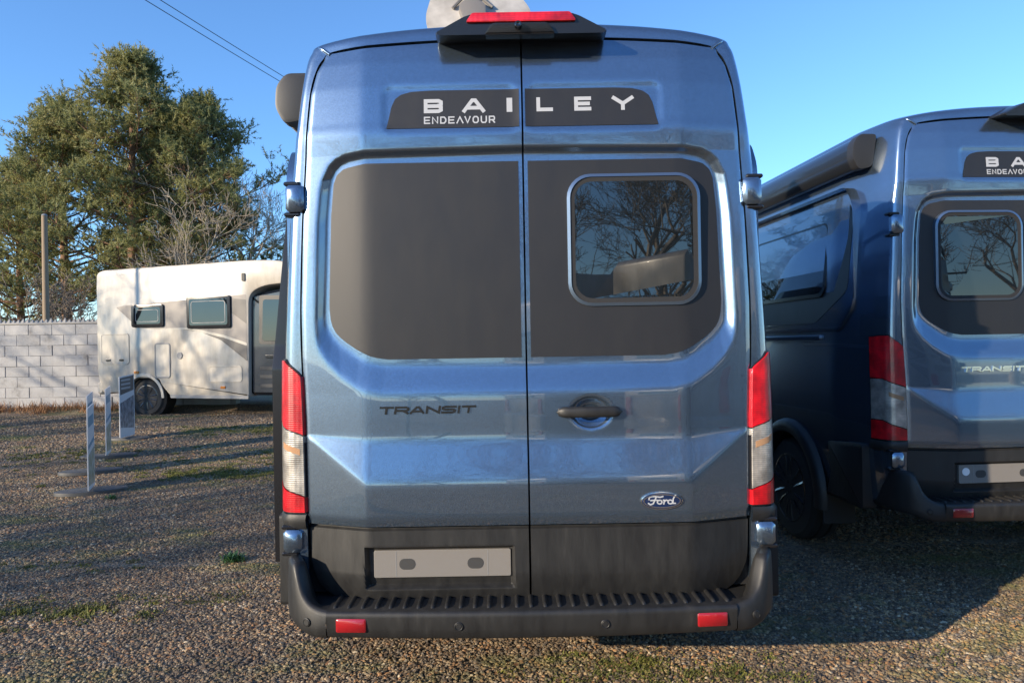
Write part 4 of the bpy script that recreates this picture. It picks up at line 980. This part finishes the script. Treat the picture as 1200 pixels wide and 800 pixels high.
def pine(x, y, H, base, W, seed, label, ang=0.0, lean=0.0):
    r_ = np.random.default_rng(seed); root = empty('pine_tree', G_(x, y), 0, label, 'tree', 'pine trees behind the wall')
    tr = []; pts = []
    nseg = 10
    for k in range(nseg + 1):
        t = k / nseg; pts.append(np.array([lean * t * t * H + .10 * math.sin(3 * t + seed), .10 * math.cos(2.3 * t + seed), t * H * .96]))
    rad = lambda t: .20 * (1 - t) ** .8 + .025
    for k in range(nseg): tr.append((pts[k], pts[k + 1], rad(k / nseg) * H / 11, rad((k + 1) / nseg) * H / 11))
    def at(t): q = t * nseg; i = min(nseg - 1, int(q)); return pts[i] + (pts[i + 1] - pts[i]) * (q - i)
    limbs = []; centres = []; sizes = []
    nb = int(76 * H / 11)
    for b in range(nb):
        t = base + (1 - base) * ((b + r_.random()) / nb) ** .9
        a = b * 2.4 + r_.normal(0, .4)
        u = (t - base) / (1 - base)
        prof = (0.62 + .38 * math.sin(min(1, u * 1.5) * PI * .75)) * (1 - u ** 1.5) + .07
        ln = W * prof * r_.uniform(.40, 1.22) * (1.0 + .22 * math.sin(b * .9 + seed))
        up = r_.uniform(-.05, .25) + .65 * u
        p = at(t * .98); d = np.array([math.cos(a), math.sin(a), up]); d /= np.linalg.norm(d)
        n = 4; q0 = p; r0 = .05 * (1 - t) + .022
        for k in range(n):
            d2 = d + np.array([r_.normal(0, .14), r_.normal(0, .14), .10 * k + r_.normal(0, .06)]); d2 /= np.linalg.norm(d2)
            q1 = q0 + d2 * ln / n; limbs.append((q0, q1, r0, r0 * .72)); r0 *= .72
            if k >= 1:
                for s in range(2 + k):
                    e = d2 + r_.normal(0, .75, 3) * np.array([1, 1, .45]) + np.array([0, 0, .25]); e /= np.linalg.norm(e)
                    l = r_.uniform(.30, .75) * (1.15 - .35 * u); c = q1 + e * l
                    limbs.append((q1, c, .014, .007)); centres.append(c); sizes.append(r_.uniform(.20, .36))
            q0 = q1
        centres.append(q0); sizes.append(r_.uniform(.25, .38))
    link('trunk', npmesh('trunk', *tubes_np(tr, 9)), M['pine_bark'], root, True, 180)
    link('limbs', npmesh('limbs', *tubes_np(limbs, 4)), M['pine_bark'], root)
    C = np.array(centres); Sz = np.array(sizes)
    # tufts: several per clump, each a brush of narrow needles
    nt = 5; K = len(C) * nt
    Cr = np.repeat(C, nt, 0); ax = r_.normal(0, .62, (K, 3)) * np.array([1, 1, .6]) + np.array([0, 0, .55]); ax /= np.linalg.norm(ax, axis=1, keepdims=True)
    T = Cr + r_.normal(0, 1, (K, 3)) * np.repeat(Sz, nt)[:, None] * np.array([.42, .42, .2]); sl = r_.uniform(.22, .46, (K, 1)) * (np.repeat(Sz, nt)[:, None] / .29)
    nn = 22; u_ = r_.uniform(.05, 1, (K * nn, 1)); axr = np.repeat(ax, nn, 0)
    base_p = np.repeat(T, nn, 0) + axr * np.repeat(sl, nn, 0) * u_
    dirs = axr * .75 + r_.normal(0, .62, (K * nn, 3)); dirs /= np.linalg.norm(dirs, axis=1, keepdims=True)
    ln = r_.uniform(.08, .16, (K * nn, 1)); sidev = np.cross(dirs, r_.normal(0, 1, (K * nn, 3))); sidev /= np.linalg.norm(sidev, axis=1, keepdims=True)
    wd = .015
    V = np.stack([base_p - sidev * wd, base_p + sidev * wd, base_p + dirs * ln], 1).reshape(-1, 3)
    link('crown', npmesh('crown', V, np.arange(len(V)).reshape(-1, 3)), M['needles'], root)
    return root
pine(-12.9, 24.5, 11.6, .22, 3.29, 3, 'tallest pine, its trunk rising behind the middle of the motorhome roof')
pine(-10.9, 25.5, 10.2, .24, 3.29, 8, 'pine on the right of the clump with long boughs towards the leafless trees')
pine(-15.6, 25.0, 10.0, .22, 3.05, 21, 'pine left of the tallest one, behind the rear of the motorhome')
pine(-18.2, 26.5, 8.3, .16, 3.05, 34, 'leftmost and lowest pine, behind the wooden pole and the wall')
pine(-13.9, 28.5, 11.2, .26, 2.68, 47, 'pine standing behind the gap between the two tallest pines', lean=.04)

# ================================================================== POLES AND CABLES
def pole(name, x, y, h, r, label, cat='pole'):
    o = empty(name, G_(x, y), 0, label, cat)
    MB().tube([(0, 0, -.1), (0, 0, h * .5), (0, 0, h)], [r, r * .92, r * .8], 14).build('shaft', M['wood'], o, True, 40)
    MB().lathe([(0, r * .9), (.03, r * .7), (.05, r * .2)], (0, 0, h), 'z', 14).build('cap', M['grey_trim'], o, True, 40); return o
pole('wooden_pole', -10.75, 16.4, 4.35, .075, 'slim wooden pole standing behind the block wall in front of the leftmost pine')
pole('wooden_pole', -13.6, 9.2, 6.0, .045, 'plain wooden pole left of the picture whose shadow crosses the motorhome side')
for (p, q, lab) in (((-10.806, -8.0, 7.3), (-1.4, 28.6, 7.3), 'upper of two thin cables crossing the sky at upper left'), ((-10.986, -8.0, 7.26), (-1.58, 28.6, 7.26), 'lower of two thin cables crossing the sky at upper left')):
    pts = []
    for k in range(41):
        t = k / 40; a = Vector(p).lerp(Vector(q), t); a.z -= .45 * 4 * t * (1 - t) - .40; pts.append(a)
    tag(MB().tube(pts, .0065, 6).build('overhead_cable', M['cable']), lab, 'cable', 'overhead cables')
for x, y, lab in ((-10.896, -8.0, 'utility pole beside the photographer carrying the two overhead cables'), (-1.49, 28.6, 'utility pole hidden behind the centre van carrying the two overhead cables')):
    o = pole('utility_pole', x, y, 7.75, .12, lab, 'pole')
    MB().box((0, 0, 7.27), (.9, .09, .10)).build('crossarm', M['wood'], o)
    for s in (-.09, .09): MB().lathe([(0, .03), (.06, .035), (.09, .015)], (s, 0, 7.24), 'z', 10).build('insulator', M['grey_trim'], o)

# ================================================================== GRAVEL, MOSS, WEEDS
def pebble_mesh(seed):
    rr = np.random.default_rng(seed); bm = bmesh.new(); bmesh.ops.create_icosphere(bm, subdivisions=1, radius=1.0)
    for vv in bm.verts:
        k = 1 + rr.normal(0, .16); vv.co = Vector((vv.co.x * 1.15 * k, vv.co.y * .9 * k, vv.co.z * .62 * k))
    me = bpy.data.meshes.new('pebble'); bm.to_mesh(me); bm.free(); me.materials.append(M['pebble']); return me
def gravel(name, xs, ys, dens, smin, smax, seed, keep=None):
    v, f = ground_patch(xs, ys)
    if keep is not None:
        c = v[f].mean(1); f = f[keep(c[:, 0], c[:, 1])]
    me = npmesh(name, v, f); o = link(name, me, M['ground']); tag(o, kind='stuff')
    # geometry nodes: stones lying on the patch
    ng = bpy.data.node_groups.new(name, 'GeometryNodeTree'); ng.interface.new_socket('Geometry', in_out='INPUT', socket_type='NodeSocketGeometry'); ng.interface.new_socket('Geometry', in_out='OUTPUT', socket_type='NodeSocketGeometry')
    nd = ng.nodes; lk = ng.links
    gi = nd.new('NodeGroupInput'); go = nd.new('NodeGroupOutput'); dp = nd.new('GeometryNodeDistributePointsOnFaces'); dp.inputs['Density'].default_value = dens; dp.inputs['Seed'].default_value = seed
    lk.new(gi.outputs[0], dp.inputs['Mesh'])
    iop = nd.new('GeometryNodeInstanceOnPoints'); lk.new(dp.outputs['Points'], iop.inputs['Points'])
    j = nd.new('GeometryNodeJoinGeometry')
    for pm in PEB:
        oi = nd.new('GeometryNodeObjectInfo'); oi.inputs['Object'].default_value = pm; oi.inputs['As Instance'].default_value = True; lk.new(oi.outputs['Geometry'], j.inputs[0])
    lk.new(j.outputs[0], iop.inputs['Instance']); iop.inputs['Pick Instance'].default_value = True
    rv = nd.new('FunctionNodeRandomValue'); rv.data_type = 'FLOAT_VECTOR'; rv.inputs[0].default_value = (-.5, -.5, 0); rv.inputs[1].default_value = (.5, .5, 6.28); lk.new(rv.outputs[0], iop.inputs['Rotation'])
    rs = nd.new('FunctionNodeRandomValue'); rs.data_type = 'FLOAT'; rs.inputs[2].default_value = 0; rs.inputs[3].default_value = 1; rs.inputs['Seed'].default_value = 5
    pw = nd.new('ShaderNodeMath'); pw.operation = 'POWER'; pw.inputs[1].default_value = 2.6; lk.new(rs.outputs[1], pw.inputs[0])
    mr = nd.new('ShaderNodeMapRange'); mr.inputs[3].default_value = smin; mr.inputs[4].default_value = smax; lk.new(pw.outputs[0], mr.inputs[0]); lk.new(mr.outputs[0], iop.inputs['Scale'])
    lk.new(iop.outputs[0], go.inputs[0])
    md = o.modifiers.new('stones', 'NODES'); md.node_group = ng
    return o
PEB = []
for k in range(4):
    po = bpy.data.objects.new('loose_pebble', pebble_mesh(k)); COL.objects.link(po); po.location = ((-2.9, -1.6, 2.1, 1.5)[k], (4.4, 3.9, 4.0, 3.6)[k], 0.01); po.scale = (.016,) * 3
    po.location.z = float(gh(po.location.x, po.location.y)) + .008
    PEB.append(po)
for po, lab in zip(PEB, ('pale loose pebble on the gravel left of the centre van', 'loose pebble on the gravel near the left bumper corner', 'loose pebble in the shade in front of the right van', 'loose pebble in the shade near the right bumper corner')): tag(po, lab, 'pebble', 'loose pebbles')
inview = lambda x, y: (np.abs(x) < .80 * y + .4)
gravel('gravel', np.arange(-4.2, 4.6, .1), np.arange(2.6, 5.0, .1), 8500, .0045, .0135, 1, inview)
gravel('gravel', np.arange(-4.0, 4.6, .15), np.arange(-.6, 2.65, .15), 4200, .0055, .0145, 5)
gravel('gravel', np.arange(-7.6, -.6, .15), np.arange(5.0, 9.0, .15), 3400, .006, .015, 2, inview)
gravel('gravel', np.arange(-11.5, -.8, .2), np.arange(9.0, 14.2, .2), 1100, .008, .022, 4, inview)
gravel('gravel', np.arange(1.0, 5.6, .15), np.arange(5.0, 7.0, .15), 3400, .006, .015, 3, inview)

def tufts(name, spots, m, hmin, hmax, w, seed, spread=.5):
    r_ = np.random.default_rng(seed); V = []
    for (x, y, rx, ry, n) in spots:
        nc = max(4, n // 90); ccx = r_.normal(0, .55, nc) * rx; ccy = r_.normal(0, .55, nc) * ry; cr = r_.uniform(.03, .14, nc) * (1 if hmax < .05 else 3); ci = r_.integers(0, nc, n)
        cx = ccx[ci] + r_.normal(0, .5, n) * cr[ci]; cy = ccy[ci] + r_.normal(0, .4, n) * cr[ci]
        keep = np.sin(cx * 23 + x * 7) * np.sin(cy * 31 + y * 5) + .35 * r_.normal(0, 1, n) > -.6
        px = x + cx[keep]; py = y + cy[keep]; k = len(px); pz = gh(px, py)
        b = np.stack([px, py, pz], -1)
        d = np.stack([r_.normal(0, spread, k), r_.normal(0, spread, k), np.ones(k)], -1); h = r_.uniform(hmin, hmax, (k, 1))
        a = r_.uniform(0, 2 * PI, k); s = np.stack([np.cos(a), np.sin(a), np.zeros(k)], -1) * w
        V.append(np.stack([b - s, b + s, b + d * h], 1).reshape(-1, 3))
    V = np.concatenate(V); o = link(name, npmesh(name, V, np.arange(len(V)).reshape(-1, 3)), m); return tag(o, kind='stuff')
tufts('moss', [(.62, 3.26, .30, .12, 1800), (1.0, 3.16, .3, .08, 1600), (.3, 3.15, .4, .06, 700), (.35, 3.30, .2, .10, 300), (1.9, 3.3, .6, .12, 250), (-2.45, 4.10, .7, .20, 2000), (-2.9, 4.0, .6, .25, 1800), (-3.3, 4.9, .5, .2, 800), (-1.75, 4.25, .3, .10, 300), (-3.6, 9.0, 1.1, .7, 6000), (-2.6, 10.8, 1.0, .5, 4500),
               (-2.7, 7.9, .8, .5, 3500), (-4.3, 11.6, 1.6, .7, 3500), (-5.3, 8.7, 1.2, .6, 2000), (-6.2, 7.2, 1.6, .9, 1500)], M['moss'], .006, .016, .005, 3, .8)
tufts('dry_grass', [(-12.2 + .42 * k, 14.55, .4, .22, 240) for k in range(10)] + [(-11.0, 14.1, 2.4, .45, 1100)], M['dry'], .03, .20, .007, 5, .55)
tufts('grass_patch', [(-3.55, 8.1, .9, .35, 6000), (-2.5, 9.3, .8, .4, 6000), (-4.1, 11.4, 1.2, .4, 6000), (-2.9, 12.2, .7, .3, 3500), (-6.0, 9.4, 1.0, .4, 3000), (-2.9, 4.05, .6, .14, 1500)], M['moss'], .010, .030, .006, 13, .7)
def fallen_leaves(n, seed):
    r_ = np.random.default_rng(seed); y = 3.0 + 11 * r_.random(n) ** 1.6; x = -(.85 + r_.random(n) * (.78 * y - .6)); z = gh(x, y) + .014
    k = n // 4; y[:k] = 3.0 + 2.0 * r_.random(k); x[:k] = -1 + 4.2 * r_.random(k); z[:k] = gh(x[:k], y[:k]) + .014
    a = r_.uniform(0, 2 * PI, n); l = r_.uniform(.006, .017, n)[:, None]; d = np.stack([np.cos(a), np.sin(a), r_.normal(0, .25, n)], -1) * l; s = np.stack([-np.sin(a), np.cos(a), r_.normal(0, .4, n)], -1) * l * .5
    p = np.stack([x, y, z], -1); V = np.stack([p - d, p + s, p + d + np.array([0, 0, .006]), p - s], 1).reshape(-1, 3)
    return tag(link('fallen_leaves', npmesh('fallen_leaves', V, np.arange(len(V)).reshape(-1, 4)), M['leaf']), kind='stuff')
M['leaf'] = mat('fallen_leaf', (0.20, 0.10, 0.045), 0.7)
_n = noise(M['leaf'], worldpos(M['leaf']), 25, 1); L(M['leaf'], ramp(M['leaf'], _n, [(0.35, (0.09, 0.045, 0.022)), (0.55, (0.24, 0.12, 0.05)), (0.7, (0.36, 0.23, 0.11))]), B(M['leaf']).inputs['Base Color'])
fallen_leaves(1500, 9)
def weed(x, y, s, n, seed, label):
    r_ = random.Random(seed); mb = MB()
    for k in range(n):
        a = r_.uniform(0, 2 * PI); e = r_.uniform(.25, 1.1); d = Vector((math.cos(a) * math.cos(e), math.sin(a) * math.cos(e), math.sin(e))); sd_ = Vector((-math.sin(a), math.cos(a), 0))
        l = s * r_.uniform(.6, 1.2); b = Vector((r_.gauss(0, s * .35), r_.gauss(0, s * .22), 0)); w = s * .055
        m_ = b + d * l * .55; t = b + d * l + Vector((0, 0, -l * .15))
        mb.add([b - sd_ * w * .5, b + sd_ * w * .5, m_ + sd_ * w, m_ - sd_ * w, t], [(0, 1, 2, 3), (3, 2, 4)])
    o = mb.build('green_weed', M['weed']); o.location = (x, y, float(gh(x, y))); return tag(o, label, 'weed')
weed(-1.98, 4.98, .09, 160, 2, 'bright green weed growing in the gravel left of the centre van bumper')
weed(-3.95, 6.95, .07, 60, 4, 'small green weed in the gravel right of the nearest display stand')
